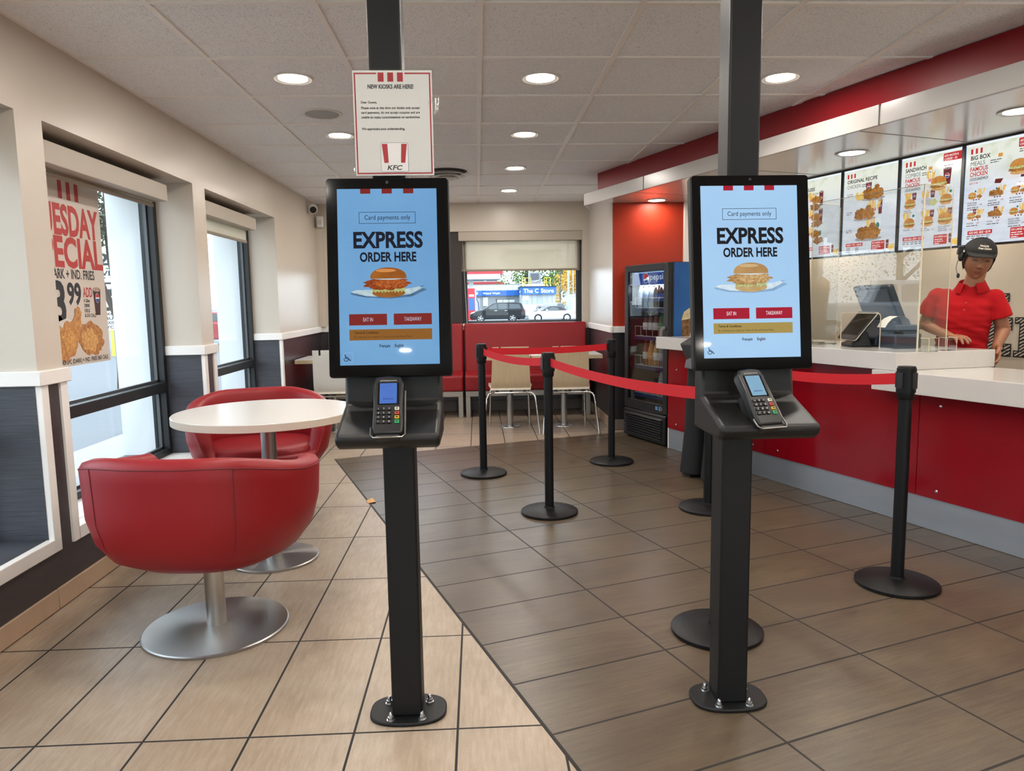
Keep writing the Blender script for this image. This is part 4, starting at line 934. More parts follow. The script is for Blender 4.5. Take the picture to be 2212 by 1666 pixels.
g = G(); g.box(-.008, .008, -.135, .135, -.105, .105, blk, Mp); h = g.build('housing', t, bevel=.008, bseg=3)
A = Art(Mp @ Vector((-.0086, 0, 0)), Mp.to_3x3() @ Vector((0, -1, 0)), Mp.to_3x3() @ Vector((0, 0, 1)), .0004); A.rrect(-.13, -.1, .13, .1, .008, navy_d, 1); A.rect(-.112, -.07, .112, .09, scr_off, 2); A.text('elo', 0, -.09, .009, P_('#7d7a74'), align='c', l=2); A.done('display', h)
g = G(); pr = [(Mp @ Vector((-.004, y_, z_))) for y_, z_ in ((-.125, -.105), (-.135, -.095), (-.135, .095), (-.125, .105), (.125, .105), (.135, .095), (.135, -.095), (.125, -.105))]; g.tube(pr, .003, silv, seg=6, closed=True); g.build('rim', t)
g = G(); g.prism([(-.05, 0), (.08, 0), (.08, .012), (.05, .09), (.02, .1), (.0, .04), (-.05, .02)], -.07, .07, blk, 'y'); g.build('stand', t, bevel=.006)
t = thing('power_cable', 'grey cable lying coiled on the raised counter by the tablet', 'cable', CP(3.62, 3.62, ZC), RZ)
g = G(); g.tube([(-.02+.05*math.sin(k*.7)+.003*k, -.16+.014*k, .004+.003*abs(math.sin(k*.9))) for k in range(24)], .003, mat('cable_grey', '#6d6a64', rough=.5), seg=6); g.build('cord', t)
# ================================================================== MENU SCREENS
mb_f = mat('menu_frame', '#1d1c1b', rough=.35)
ink = E_('#23211f'); inkl = E_('#5d5f5c'); mred = E_('#c22f31'); mwh = E_('#f4ecea'); inkm = E_('#5a5553')
def menu_bg():
    m, nt, p = new_mat('lit_menu_background'); p.inputs['Base Color'].default_value = (.004, .004, .005, 1); p.inputs['Roughness'].default_value = .15
    tc = nt.nodes.new('ShaderNodeTexCoord').outputs['Object']; s = nt.nodes.new('ShaderNodeSeparateXYZ'); nt.links.new(tc, s.inputs[0])
    f = noisef(nt, tc, 5.5, 3); ma = noisef(nt, tc, 9, 8, .7, (1, 1, 2.5))
    top = mth(nt, 'MULTIPLY', mth(nt, 'SUBTRACT', s.outputs[2], .33), 5.5, True)
    a = mixc(nt, mth(nt, 'MULTIPLY', mth(nt, 'SUBTRACT', ma, .42), 3.5, True), lin('#d6dde9'), lin('#eaf0f7'))
    b = mixc(nt, mth(nt, 'MULTIPLY', mth(nt, 'SUBTRACT', f, .5), 6, True), lin('#eef2e6'), lin('#c9d3a0'))
    nt.links.new(mixc(nt, top, a, b), p.inputs['Emission Color']); p.inputs['Emission Strength'].default_value = .92*DISP; return m
mbg = menu_bg()
F_fry, F_fry2 = E_('#e2b048', '#f4d888', 90), E_('#d29a3a', '#efc970', 90)
F_ch1, F_ch2 = E_('#8a5527', '#c08845', 60), E_('#754317', '#b37c3e', 70); F_sh = E_('#8d8a8c', '#b7bac0', 30)
F_bun, F_bun2, F_leaf, F_cup, F_box, F_sauce = E_('#b87432', '#d69a52', 20), E_('#c48a48', '#dcb078', 30), E_('#8da24a', '#e6dca8', 120), E_('#5a2228', '#7c3a40', 40), E_('#e3e0e2'), E_('#6b2a20')
C_bl, C_rd = E_('#3a4a78'), E_('#b5343c')
def cup(A, x, y, w, h, clear=False):
    if clear: A.poly([(x-w*.4, y), (x+w*.4, y), (x+w/2, y+h), (x-w/2, y+h)], E_('#d2dce0', '#e8eef0', 40)); A.l += 1; A.ell(x, y+h*.5, w*.28, h*.2, E_('#3f7f74'))
    else: A.poly([(x-w*.38, y), (x+w*.38, y), (x+w/2, y+h), (x-w/2, y+h)], F_cup); A.ell(x, y+h, w*.5, h*.08, E_('#c9bcb8', '#8a6a64', 120)); A.l += 1; A.ell(x, y+h*.55, w*.28, w*.28, mwh); A.l += 1; A.ell(x, y+h*.55, w*.25, w*.25, C_rd, None, 10, 170); A.ell(x, y+h*.55, w*.25, w*.25, C_bl, None, 190, 350)
    A.l += 1
def fries(A, x, y, w, h, seed=0, box=True):
    rn = random.Random(seed)
    for k in range(14):
        u = x+w*(rn.random()-.5)*.9; a = (u-x)/w*.9+rn.uniform(-.25, .25); L = h*rn.uniform(.5, .72); A.line([(u, y+h*.35), (u+L*.7*math.sin(a), y+h*.35+L*math.cos(a))], w*.11, F_fry if k % 2 else F_fry2)
    A.l += 1
    if box:
        A.poly([(x-w*.38, y), (x+w*.38, y), (x+w*.46, y+h*.5), (x-w*.46, y+h*.5)], F_box); A.l += 1
        for k in (-1, 0, 1): A.rect(x+k*w*.22-w*.06, y+h*.32, x+k*w*.22+w*.06, y+h*.5, mred)
        A.l += 1
def mburger(A, x, y, w, seed=0):
    A.ell(x, y+w*.12, w*.42, w*.12, F_bun2); A.l += 1; A.blob(x, y+w*.26, w*.5, w*.12, F_ch1, seed, .12, None, 40, freq=8); A.l += 1; A.blob(x, y+w*.36, w*.5, w*.07, F_leaf, seed+3, .15, None, 40, freq=9); A.l += 1
    pts = [(x+w*.45*math.cos(a), y+w*.40+w*.36*math.sin(a)**.8) for a in [math.pi*k/16 for k in range(17)]]; A.poly(pts[::-1], F_bun); A.l += 1
def chicken(A, x, y, w, h, seed=0):
    A.ell(x, y+h*.08, w*.56, h*.12, F_sh); A.l += 1; A.blob(x-w*.22, y+h*.4, w*.28, h*.36, F_ch2, seed, .16); A.l += 1; A.blob(x+w*.24, y+h*.36, w*.26, h*.32, F_ch1, seed+2, .16); A.l += 1
    A.poly([(x-w*.18, y+h*.12), (x+w*.05, y+h*.08), (x+w*.3, y+h*.62), (x+w*.26, y+h*.85), (x+w*.12, y+h*.8), (x-w*.08, y+h*.62)], F_ch1); A.blob(x+w*.18, y+h*.78, w*.12, h*.13, F_ch2, seed+5, .2); A.l += 1
def boxmeal(A, x, y, w, seed):
    A.poly([(x-w*.5, y), (x+w*.45, y), (x+w*.52, y+w*.16), (x-w*.5, y+w*.14)], F_box); A.l += 1
    for k in range(3): A.rect(x-w*.15+k*w*.15, y+w*.01, x-w*.07+k*w*.15, y+w*.07, E_('#5d2a3a'))
    b = A.l+1; A.l = b; fries(A, x+w*.26, y+w*.14, w*.34, w*.5, seed, False); cup(A, x-w*.02, y+w*.35, w*.2, w*.3, seed % 2 == 0)
    if seed % 3 == 1: chicken(A, x-w*.05, y+w*.1, w*.75, w*.45, seed)
    else: mburger(A, x-w*.2, y+w*.08, w*.5, seed)
    A.blob(x+w*.22, y+w*.2, w*.16, w*.1, F_ch1, seed+1, .2); A.l += 1
def menu_board(label, t_hi, t_lo, kind, W_=None):
    """t_hi = end far from the camera"""
    n0 = 4.20; z0, z1 = 1.521, 2.1275; t = thing('menu_screen', label, 'menu board', CP(n0, (t_hi+t_lo)/2, z0), RZ, 'lit menu screens'); w = t_hi-t_lo; h = z1-z0
    g = G(); hw = w/2; fw = .011
    g.box(.004, .05, -hw+.001, hw-.001, 0, h, mb_f)
    for a, b, c, d in ((-hw+.001, hw-.001, 0, fw), (-hw+.001, hw-.001, h-fw, h), (-hw+.001, -hw+fw, fw, h-fw), (hw-fw, hw-.001, fw, h-fw)): g.box(-.006, .004, a, b, c, d, mb_f)
    g.build('frame', t, bevel=.002)
    x0, y0, x1, y1 = fw, fw, w-fw, h-fw
    def art(): return Art((0.003, hw, 0), (0, -1, 0), (0, 0, 1), .0002)
    A = art(); A.rect(x0, y0, x1, y1, mbg, 1); A.rect(x0, y1-.012, x1, y1, E_('#eef6ff'), 2); A.rect(x0, y0, x0+.003, y1, E_('#a9cdf2'), 2); s = A.done('screen', t)
    T_ = art(); T_.l = 3
    class Pic:
        a = None
        def __call__(q, l=4):
            if q.a and q.a.g.f: q.a.done('food_picture', s)
            q.a = art(); q.a.l = l; return q.a
    pic = Pic(); K = pic()
    L = x0+.030; IW = x1-x0
    for k in range(3): T_.rect(L+.0285*k, y1-.058, L+.0135+.0285*k, y1-.028, mred, 3)
    def price(x, y, lines, p, hh=.0085, sub=0):
        T_ = art()
        for j in range(sub): T_.scrib(x, y-.0125*len(lines)-.011*j, .07, .007, inkm, j, 3)
        for i, q in enumerate(lines): T_.text(q, x, y-i*.0125, hh, inkm, xs=.62, l=3)
        T_.text(p, x+len(lines[-1])*hh*.68+.004, y-(len(lines)-1)*.0125, hh, mred, xs=.62, l=3); T_.done('item_caption', s)
    def band(xa, xb, y, txt, hh=.013): T_ = art(); T_.rrect(xa, y, xb, y+.024, .005, mred, 3); T_.text(txt, xa+.008, y+.006, hh, mwh, w=xb-xa-.018, l=4); T_.done('price_banner', s)
    def golarge(xa, xb):
        T_ = art(); T_.rrect(xa, y0+.018, xb, y0+.078, .004, mred, 3); T_.text('GO LARGE', xa+.005, y0+.060, .012, mwh, w=(xb-xa)*.62, l=4); T_.text('$1.59', xa+.008+(xb-xa)*.64, y0+.060, .009, mwh, w=(xb-xa)*.24, l=4)
        for i in range(3): T_.scrib(xa+.006, y0+.046-.012*i, (xb-xa)*(.6, .66, .4)[i], .008, mwh, i, 4)
        T_.done('offer_banner', s); K = pic(5); cup(K, xb+.021, y0+.024, .023, .055); K.l = 9; fries(K, xb+.052, y0+.01, .038, .04, 4, False); K.blob(xb+.052, y0+.026, .026, .017, F_fry, 3, .25, 12)
    if kind in ('boneless', 'original'):
        a, b = ('BONELESS', 'CHICKEN') if kind == 'boneless' else ('ORIGINAL RECIPE', 'CHICKEN')
        T_.text(a, L, y1-.092, .024, ink, w=.252 if kind == 'original' else .15, l=3); T_.text(b, L, y1-.128, .025, inkl, w=.118, bold=False, l=3); T_.scrib(L+.127, y1-.117, .06, .008, inkl, 2); T_.scrib(L+.127, y1-.129, .05, .008, inkl, 3)
        nm = [('2 PC. CHICKEN', '11.99'), ('3 PC. CHICKEN', '13.99'), ('4 PC. CHICKEN', '15.49')] if kind == 'original' else [('POPCORN', '9.99'), ('TENDERS', '12.79'), ('BITES', '14.49')]
        for i, (q, p) in enumerate(nm):
            yy = y1-.172-.125*i; price(L, yy, [q, 'COMBO'], p)
            K = pic(4)
            if kind == 'original':
                if i == 0: cup(K, .225, yy+.005, .05, .06); K.l = 8; fries(K, .16, yy-.05, .08, .06, 1, False); K.blob(.17, yy-.025, .05, .022, F_fry, 2, .2); K.l = 12; chicken(K, .265, yy-.055, .17, .11, 3)
                elif i == 1: cup(K, .325, yy-.03, .034, .095); K.l = 8; fries(K, .27, yy-.045, .07, .12, 2); K.l = 13; chicken(K, .20, yy-.06, .17, .11, 7)
                else: cup(K, .31, yy-.03, .05, .1, True); K.l = 8; fries(K, .255, yy-.02, .07, .12, 3, False); K.l = 12; chicken(K, .235, yy-.075, .2, .13, 12)
            else:
                cup(K, .255, yy-.035, .04, .10, i == 2); K.l = 8; fries(K, .16, yy-.03, .05, .1, 5+i); K.l = 13; K.poly([(.185, yy-.06), (.235, yy-.06), (.245, yy), (.175, yy)], F_box); K.l = 14; K.blob(.21, yy+.01, .045, .03, F_ch1, i, .2); K.l = 15; K.blob(.2+.02*i, yy-.04, .05, .025, F_ch2, i+3, .2)
        band(L+.005, L+.15, y0+.052, 'ADD 1 PC. \u2022 $3.50' if kind == 'original' else 'ADD CHICKEN'); golarge(w-.205, w-.098)
        for i in range(3): T_.scrib(L+.012, y0+.038-.012*i, .03, .008, inkm, i); T_.scrib(L+.088, y0+.038-.012*i, .03, .008, inkm, i+5)
    else:
        a, b = ('SANDWICH', 'COMBOS') if kind == 'sandwich' else ('BIG BOX', 'MEALS')
        T_.text(a, L, y1-.092, .024, ink, w=.15 if kind == 'sandwich' else .118, l=3); T_.text(b, L, y1-.126, .025, inkl, w=.11 if kind == 'sandwich' else .09, bold=False, l=3); T_.scrib(L+.12, y1-.115, .065, .008, inkl, 2); T_.scrib(L+.12, y1-.127, .05, .008, inkl, 3)
        T_.text('FAMOUS', L, y1-.158, .025, mred, w=.108, l=3); T_.text('CHICKEN', L, y1-.188, .025, mred, w=.108, l=3); T_.text('CHICKEN', L, y1-.212, .017, inkl, w=.042, shear=.15, l=3); T_.text('SANDWICH', L+.044, y1-.212, .017, ink, w=.068, shear=.15, l=3); T_.text('COMBO 13.49' if kind == 'sandwich' else 'BOX 17.49', L, y1-.232, .009, mred, w=.052, l=3)
        xs_ = w-.135
        B = art(); B.rrect(xs_, y1-.068, x1-.001, y1-.018, .006, mred, 3); B.text('ADD BACON &', xs_+.006, y1-.040, .013, mwh, w=.092, l=4); B.text('CHEESE \u2022 $2', xs_+.006, y1-.060, .013, mwh, w=.085, l=4); B.scrib(xs_+.006, y1-.082, .09, .008, inkm, 8, 3); B.scrib(xs_+.006, y1-.094, .06, .008, inkm, 9, 3); B.done('offer_banner', s)
        K = pic(4); T_.rect(L+.165, y1-.10, L+.19, y1-.08, E_('#d8983a'), 3)
        if kind == 'sandwich':
            cup(K, .335, y1-.205, .055, .095); K.l = 8; fries(K, .225, y1-.205, .05, .1, 1); K.l = 13; mburger(K, .28, y1-.235, .115, 2)
            P = [(.085, ['DOUBLE TENDER', 'SANDWICH COMBO'], '10.99'), (.215, ['TWISTER', 'COMBO'], '13.99'), (.335, ['BIG CRUNCH', 'COMBO'], '13.79'), (.085, ['ZINGER COMBO'], '13.99'), (.215, ['PLANT-BASED', 'SANDWICH COMBO'], '13.99'), (.335, ['BACON & CHEESE FAMOUS', 'CHICKEN CHICKEN', 'SANDWICH COMBO'], '15.79')]
            for i, (x, q, p) in enumerate(P):
                yy = y1-.322-.122*(i//3); K = pic(4+i % 2)
                cup(K, x+.028, yy+.05, .032, .045, i in (2, 3)); K.l = 8; fries(K, x-.02, yy+.03, .05, .07, i, False); K.l = 12
                if i == 1: K.poly([(x-.055, yy+.035), (x-.02, yy+.06), (x+.045, yy+.03), (x+.03, yy), (x-.03, yy+.01)], E_('#a9acb6', '#c6c8d0', 40)); K.blob(x+.035, yy+.02, .025, .022, F_leaf, 4, .2, 13)
                else: mburger(K, x, yy-.005, .085 if i < 5 else .1, i)
                price(x-.045, yy-.018, q, p, .0075)
            band(L+.0, L+.155, y0+.056, 'ADD IND. SIDE \u2022 $2.99'); golarge(w-.175, w-.085)
        else:
            K.l = 4; boxmeal(K, .375, y1-.235, .23, 6); K.poly([(.195, y1-.245), (.23, y1-.25), (.245, y1-.225), (.20, y1-.222)], F_sauce, 20)
            P = [(.085, ['DOUBLE TENDER', 'SANDWICH BOX'], '13.89'), (.21, ['BONELESS BOX'], '15.99'), (.335, ['BIG CRUNCH BOX'], '16.49'), (.085, ['ZINGER BOX'], '16.49'), (.21, ['4 PC. BOX'], '15.99'), (.335, ['BACON & CHEESE', 'CHICKEN CHICKEN', 'SANDWICH BOX'], '17.99')]
            for i, (x, q, p) in enumerate(P):
                yy = y1-.328-.118*(i//3); K = pic(4); boxmeal(K, x, yy, .105, (2, 4, 3, 5, 1, 6)[i]); price(x-.05, yy-.018, q, p, .0085, 2 if i < 3 else 1)
            band(L+.005, L+.155, y0+.056, 'ADD IND. SIDE \u2022 $2.99'); golarge(.30, .40)
        for i in range(5): T_.scrib(L+.03*i, y0+.045, .024, .008, inkm, i); T_.scrib(L+.03*i, y0+.033, .018, .008, inkm, i+9)
    T_.done('menu_lettering', s); pic(); return t
bz = [4.455, 4.002, 3.533, 3.094, 2.64]
menu_board('lit menu screen half hidden by the kiosk display, with three boneless chicken meals', bz[0], bz[1], 'boneless')
menu_board('lit menu screen headed ORIGINAL RECIPE with three fried chicken plates', bz[1], bz[2], 'original')
menu_board('lit menu screen headed SANDWICH COMBOS with rows of burgers', bz[2], bz[3], 'sandwich')
menu_board('lit menu screen headed BIG BOX MEALS above the cashier, cut by the picture edge', bz[3], bz[4], 'bigbox')
# hand-drawn capitals on the kitchen wall
def hatch_mat():
    m, nt, p = new_mat('sketched_letter'); tc = nt.nodes.new('ShaderNodeTexCoord').outputs['Object']
    mp = nt.nodes.new('ShaderNodeMapping'); mp.inputs['Rotation'].default_value = (math.radians(33), 0, 0); nt.links.new(tc, mp.inputs[0])
    wv = nt.nodes.new('ShaderNodeTexWave'); wv.bands_direction = 'Z'; wv.inputs['Scale'].default_value = 16; wv.inputs['Distortion'].default_value = 3; wv.inputs['Detail'].default_value = 2; wv.inputs['Detail Scale'].default_value = 1.2; nt.links.new(mp.outputs[0], wv.inputs[0])
    nt.links.new(mixc(nt, mth(nt, 'GREATER_THAN', wv.outputs['Fac'], .38), lin('#cfc3ae'), lin('#1f1a18')), p.inputs['Base Color']); p.inputs['Roughness'].default_value = .6; return m
hm, ho = hatch_mat(), mat('letter_outline', '#1d1917', rough=.6)
t = thing('wall_lettering', 'sketched black slab capitals on the pale wall behind the cashier', 'lettering', CP(4.996, 3.3, .8), RZ); t['kind'] = 'thing'
def glyph_art(name, boxes, ox, oy, s):
    A = Art((0, 0, 0), (0, -1, 0), (0, 0, 1), .0006)
    for a, b, c, d in boxes: A.rect(ox+a*s-.006, oy+b*s-.006, ox+c*s+.006, oy+d*s+.006, ho, 1)
    for a, b, c, d in boxes: A.rect(ox+a*s+.002, oy+b*s+.002, ox+c*s-.002, oy+d*s-.002, hm, 2)
    A.done(name, t)
Eb = [(0, 0, .8, .13), (.12, .13, .34, .87), (0, .87, .8, 1), (.62, .13, .8, .3), (.62, .7, .8, .87), (.34, .43, .6, .57)]
Rb = [(0, 0, .46, .13), (.12, .13, .34, .87), (0, .87, .68, 1), (.60, .5, .82, .92), (.34, .40, .72, .52), (.56, .13, .78, .42), (.52, 0, .92, .13)]
glyph_art('capital_letter', Eb, -.13, .275, .16); glyph_art('capital_letter', Eb, -.175, .015, .255); glyph_art('capital_letter', Rb, .055, .015, .258)
glyph_art('capital_letter', Rb, -.33, .275, .16)
# ================================================================== DRINKS COOLER
cb = mat('cooler_black', '#17171a', rough=.4); cblue = mat('cooler_blue_print', '#0f4f94', rough=.3, col2='#1d66ac', vscale=2); cwall = mat('cooler_liner', '#3a3b3d', rough=.5)
n0, t0, t1, ZT_ = 3.43, 5.03, 5.705, 1.54; CYT = (t0+t1)/2
t = thing('drinks_cooler', 'tall black glass-door drinks cooler with a lit blue header beside the counter', 'fridge', CP(n0, CYT), RZ); hw = (t1-t0)/2; D_ = .60
g = G(); g.box(.045, D_, -hw, -hw+.02, .27, ZT_, cb); g.box(.045, D_, hw-.02, hw, .27, ZT_, cb); g.box(D_-.02, D_, -hw+.02, hw-.02, .27, ZT_, cb); g.box(.045, D_-.02, -hw+.02, hw-.02, ZT_-.03, ZT_, cb); g.box(.045, D_-.02, -hw+.02, hw-.02, .27, .33, cb)
g.build('cabinet', t)
g = G(); g.box(.06, D_-.022, -hw+.021, -hw+.03, .33, ZT_-.031, cwall); g.box(.06, D_-.022, hw-.03, hw-.021, .33, ZT_-.031, cwall); g.box(D_-.04, D_-.022, -hw+.03, hw-.03, .33, ZT_-.031, mat('cooler_back', '#8f9496', rough=.5)); g.build('liner', t)
A = Art((.06, -hw-.0006, 0), (1, 0, 0), (0, 0, 1), .0006); A.rect(0, .27, D_-.06, ZT_-.004, cblue, 1)
gx, gz = .18, .93
A.poly([(gx-.10, .60), (gx+.24, .60), (gx+.24, 1.16), (gx-.02, 1.16), (gx-.10, 1.10)], P_('#4a2c16', '#8d6a3a', 40), 2); A.poly([(gx-.105, 1.06), (gx+.24, 1.11), (gx+.24, 1.22), (gx+.02, 1.19), (gx-.08, 1.13)], P_('#b5a57c', '#d6caa2', 30), 3); A.ell(gx+.13, .90, .155, .155, P_('#dcd5cf'), 4); A.ell(gx+.13, .90, .145, .145, P_('#b5532e'), 5)
A.done('side_print', t)
g = G(); zb = .275; g.box(.0, .043, -hw, -hw+.06, zb, ZT_-.005, cb); g.box(.0, .043, hw-.055, hw, zb, ZT_-.005, cb); g.box(0, .043, -hw+.06, hw-.055, zb, zb+.075, cb); g.box(0, .043, -hw+.06, hw-.055, ZT_-.06, ZT_-.005, cb); d = g.build('door', t, bevel=.004)
g = G(); g.box(.012, .018, -hw+.06, hw-.055, zb+.075, ZT_-.06, glass_mat('cooler_glass', (.8, .82, .82), ior=1.5, boost=1.3)); g.build('door_glass', d)
g = G(); g.tube([(0, -hw+.035, .84), (-.035, -hw+.035, .86), (-.04, -hw+.035, .90), (-.035, -hw+.035, .985), (0, -hw+.035, 1.0)], .011, mat('handle_grey', '#6b6a64', rough=.4), seg=10, flat=1.6); g.build('handle', d)
A = Art((-.0006, hw, 0), (0, -1, 0), (0, 0, 1), .0005); A.ell(2*hw-.10, zb+.04, .032, .017, P_('#cfcfd2'), 1); A.ell(2*hw-.10, zb+.04, .030, .015, P_('#15161a'), 2); A.text('idw', 2*hw-.10, zb+.034, .012, P_('#e6e6e8'), align='c', l=3); A.rect(2*hw-.165, zb+.025, 2*hw-.14, zb+.055, P_('#4a8ac4'), 1); A.done('badge', d)
hd = E_('#2a4aa8', '#2444a0', 6, .9); A = Art((.075, hw-.032, 0), (0, -1, 0), (0, 0, 1), .0006); z0, z1 = ZT_-.175, ZT_-.062; W2 = 2*hw-.064
A.rect(0, z0, W2, z1, hd, 1); A.rect(.02, z1-.012, W2-.02, z1-.002, E_('#a9d4ff'), 2)
cxp, czp = .205, (z0+z1)/2; A.ell(cxp, czp, .045, .045, E_('#eef2f8'), 3); A.poly([(cxp+.042*math.cos(a), czp+.042*math.sin(a)) for a in [math.radians(q) for q in range(15, 196, 12)]], E_('#c43a44'), 4); A.poly([(cxp+.042*math.cos(a), czp+.042*math.sin(a)) for a in [math.radians(q) for q in range(210, 352, 12)]], E_('#2c55b0'), 4)
A.text('pepsi', .265, czp-.016, .052, E_('#eef2fa'), w=.205, bold=False, l=3); A.done('header_sign', t)
g = G(); g.prism([(-.012, .02), (.0, .02), (.03, .0), (.03, .255), (.002, .262), (-.008, .25)], -hw+.01, hw-.01, cb, 'y')
for k in range(9): zc = .05+.021*k; g.prism([(-.030, zc), (-.010, zc+.012), (-.008, zc+.016), (-.012, zc+.002)], -hw+.05, hw-.035, cb, 'y')
g.box(.03, D_-.03, -hw+.01, hw-.01, .02, .27, cb)
for sx in (.05, D_-.08):
    for sy in (-hw+.05, hw-.08): g.box(sx, sx+.03, sy, sy+.03, 0, .021, blk)
g.build('vent_panel', t)
wire = mat('wire_white', '#c9c9c6', rough=.35); tagm = mat('shelf_strip', '#26305c', rough=.4)
SHZ = [1.165, .915, .655, .405]
for z in SHZ:
    g = G()
    for k in range(22): y_ = -hw+.05+k*(2*hw-.1)/21; g.tube([(.09, y_, z), (.50, y_, z)], .002, wire, seg=5)
    for x_ in (.09, .3, .5): g.tube([(x_, -hw+.04, z-.003), (x_, hw-.04, z-.003)], .003, wire, seg=6)
    sh = g.build('wire_shelf', t)
    g = G(); g.tube([(.082, -hw+.045, z+.085), (.082, hw-.045, z+.085)], .003, wire, seg=6)
    for k in range(7): y_ = -hw+.06+k*(2*hw-.12)/6; g.tube([(.082, y_, z+.085), (.074, y_, z+.075), (.078, y_, z-.008)], .0024, wire, seg=5)
    g.build('front_guard', sh)
    g = G(); g.box(.070, .076, -hw+.05, hw-.05, z-.034, z-.004, tagm); g.build('price_strip', sh)
g = G(); g.box(.08, .10, -.2, .2, ZT_-.185, ZT_-.178, mat('cooler_tube', '#ffffff', emit='#dfeaff', estr=6)); g.build('interior_light', t)
l = bpy.data.lights.new('cooler_glow', 'AREA'); l.shape = 'RECTANGLE'; l.size = .03; l.size_y = .5; l.energy = 1.6; l.color = (.85, .92, 1); lo = bpy.data.objects.new('cooler_glow', l); COL.objects.link(lo); lo.parent = t; lo.location = (.11, 0, ZT_-.19)
def bottle(kind, label, i, z, row=0):
    pal = {'water': ('#c4d2dc', '#4a66b0', '#9fb0cc', .5), 'cola': ('#2a1512', '#2a3a90', '#2a4080', 1), 'dark': ('#241512', '#d0d0d2', '#d8d6d6', 1), 'green': ('#1f5c3a', '#cfd6d0', '#4d8f60', .9), 'red': ('#8e2a22', '#b03028', '#d9cfc8', 1), 'orange': ('#c4772a', '#e0d8cc', '#d88a3a', 1), 'amber': ('#b98a48', '#e6e0d4', '#e4ddd2', 1), 'clear': ('#aeb4b8', '#c8ccd0', '#c2c6ca', .45)}
    body, capc, labc, al = pal[kind]; y_ = hw-.085-i*.083; pos = CP(n0+.125+.08*row, CYT+y_, z+.0005)
    b = thing('drink_bottle', label, 'bottle', pos, RZ+random.uniform(-.5, .5), 'bottled drinks in the cooler')
    bm_ = mat('bottle_'+kind, body, rough=.08, alpha=al, spec=.7); cm = mat('cap_'+kind, capc, rough=.35); lm = mat('bottle_label_'+kind, labc, rough=.35)
    g = G(); R_ = .032; g.lathe([(0, .0), (.026, 0), (R_, .008), (R_, .125), (.030, .145), (.018, .19), (.0125, .205), (.0125, .215), (0, .215)], bm_, seg=24, cap=False); g.build('body', b)
    g = G(); g.lathe([(R_+.0005, .055), (R_+.0005, .118)], lm, seg=24, cap=False)
    if kind == 'cola':
        A2 = Art((-R_-.0022, 0, .087), (0, -1, 0), (0, 0, 1), .0004); A2.ell(0, 0, .014, .014, P_('#d8d8de'), 1); A2.ell(0, 0, .013, .013, P_('#b5323c'), 2, 10, 170); lb_ = g.build('label_band', b); A2.done('round_emblem', lb_)
    else: g.build('label_band', b)
    g = G(); g.lathe([(.0142, .206), (.0142, .226), (.0125, .229), (0, .229)], cm, seg=20, cap=True); g.build('cap', b)
for i, k in enumerate(('water', 'water', 'water', 'cola', 'cola', 'cola')): bottle(k, ('clear water bottle with blue cap on the top cooler shelf, %s from the hinge side' % ('first', 'second', 'third')[i]) if i < 3 else ('blue-capped dark cola bottle on the top cooler shelf, %s' % ('next to the water', 'the middle one', 'closest to the handle')[i-3]), i, SHZ[0])
for i, k in enumerate(('dark', 'dark', 'dark', 'green', 'green')): bottle(k, ('dark soda bottle with pale label on the second cooler shelf, %s from the hinge side' % ('first', 'second', 'third')[i]) if i < 3 else 'green soda bottle on the second cooler shelf, '+('beside the dark ones' if i == 3 else 'at the handle end'), i+1, SHZ[1])
for i, (k, lb) in enumerate((('red', 'red juice bottle on the third cooler shelf'), ('orange', 'orange juice bottle on the third cooler shelf'), ('amber', 'amber juice bottle with white label on the third cooler shelf'), ('clear', 'clear bottle beside the juices on the third cooler shelf'))): bottle(k, lb, i+1, SHZ[2])
for i, (k, lb) in enumerate((('clear', 'clear bottle on the bottom cooler shelf, beside the handle side'), ('dark', 'dark bottle at the handle end of the bottom cooler shelf'))): bottle(k, lb, i+4, SHZ[3])
# ================================================================== PEOPLE
def evaluated_remesh(g, name, voxel, smooth=2):
    o = g.build('volume', None, angle=180); r = o.modifiers.new('r', 'REMESH'); r.mode = 'VOXEL'; r.voxel_size = voxel; r.use_smooth_shade = True
    if smooth: s = o.modifiers.new('s', 'SMOOTH'); s.iterations = smooth; s.factor = .5
    dg = bpy.context.evaluated_depsgraph_get(); me = bpy.data.meshes.new_from_object(o.evaluated_get(dg)); me.name = name; bpy.data.objects.remove(o)
    for p in me.polygons: p.use_smooth = True
    return me
def limb(g, pts, rad, m, seg=16, flat=None):
    """tapered limb with round joints"""
    P = [Vector(p) for p in pts]; path, rr = [], []
    for i in range(len(P)-1):
        n = 7
        for k in range(n): u = k/n; path.append(P[i].lerp(P[i+1], u)); s = u*u*(3-2*u); rr.append(rad[i]*(1-s)+rad[i+1]*s)
    path.append(P[-1]); rr.append(rad[-1]); g.tube(path, rr, m, seg=seg)
    for p, r in ((P[0], rad[0]), (P[-1], rad[-1])): g.ell(p, (r*.98,)*3, m, 14, 9)
    for p, r in zip(P[1:-1], rad[1:-1]): g.ell(p, (r,)*3, m, 14, 9)
def loft(g, secs, m, seg=40, ex=2.3):
    """secs: (z, cx, cy, rx, ry) bottom to top, closed"""
    v = []; f = []; n = len(secs)
    for z, cx, cy, rx, ry in secs:
        for k in range(seg):
            a = 2*math.pi*k/seg; c, s = math.cos(a), math.sin(a); v.append((cx+rx*math.copysign(abs(c)**(2/ex), c), cy+ry*math.copysign(abs(s)**(2/ex), s), z))
    for i in range(n-1):
        for k in range(seg): f.append((i*seg+k, i*seg+(k+1) % seg, (i+1)*seg+(k+1) % seg, (i+1)*seg+k))
    f.append(tuple(range(seg))[::-1]); f.append(tuple((n-1)*seg+k for k in range(seg))); g.add(v, f, m)
def lerp_secs(secs, n=5):
    out = []
    for a, b in zip(secs, secs[1:]):
        for k in range(n): u = k/n; out.append(tuple(x+(y-x)*u for x, y in zip(a, b)))
    out.append(secs[-1]); return out
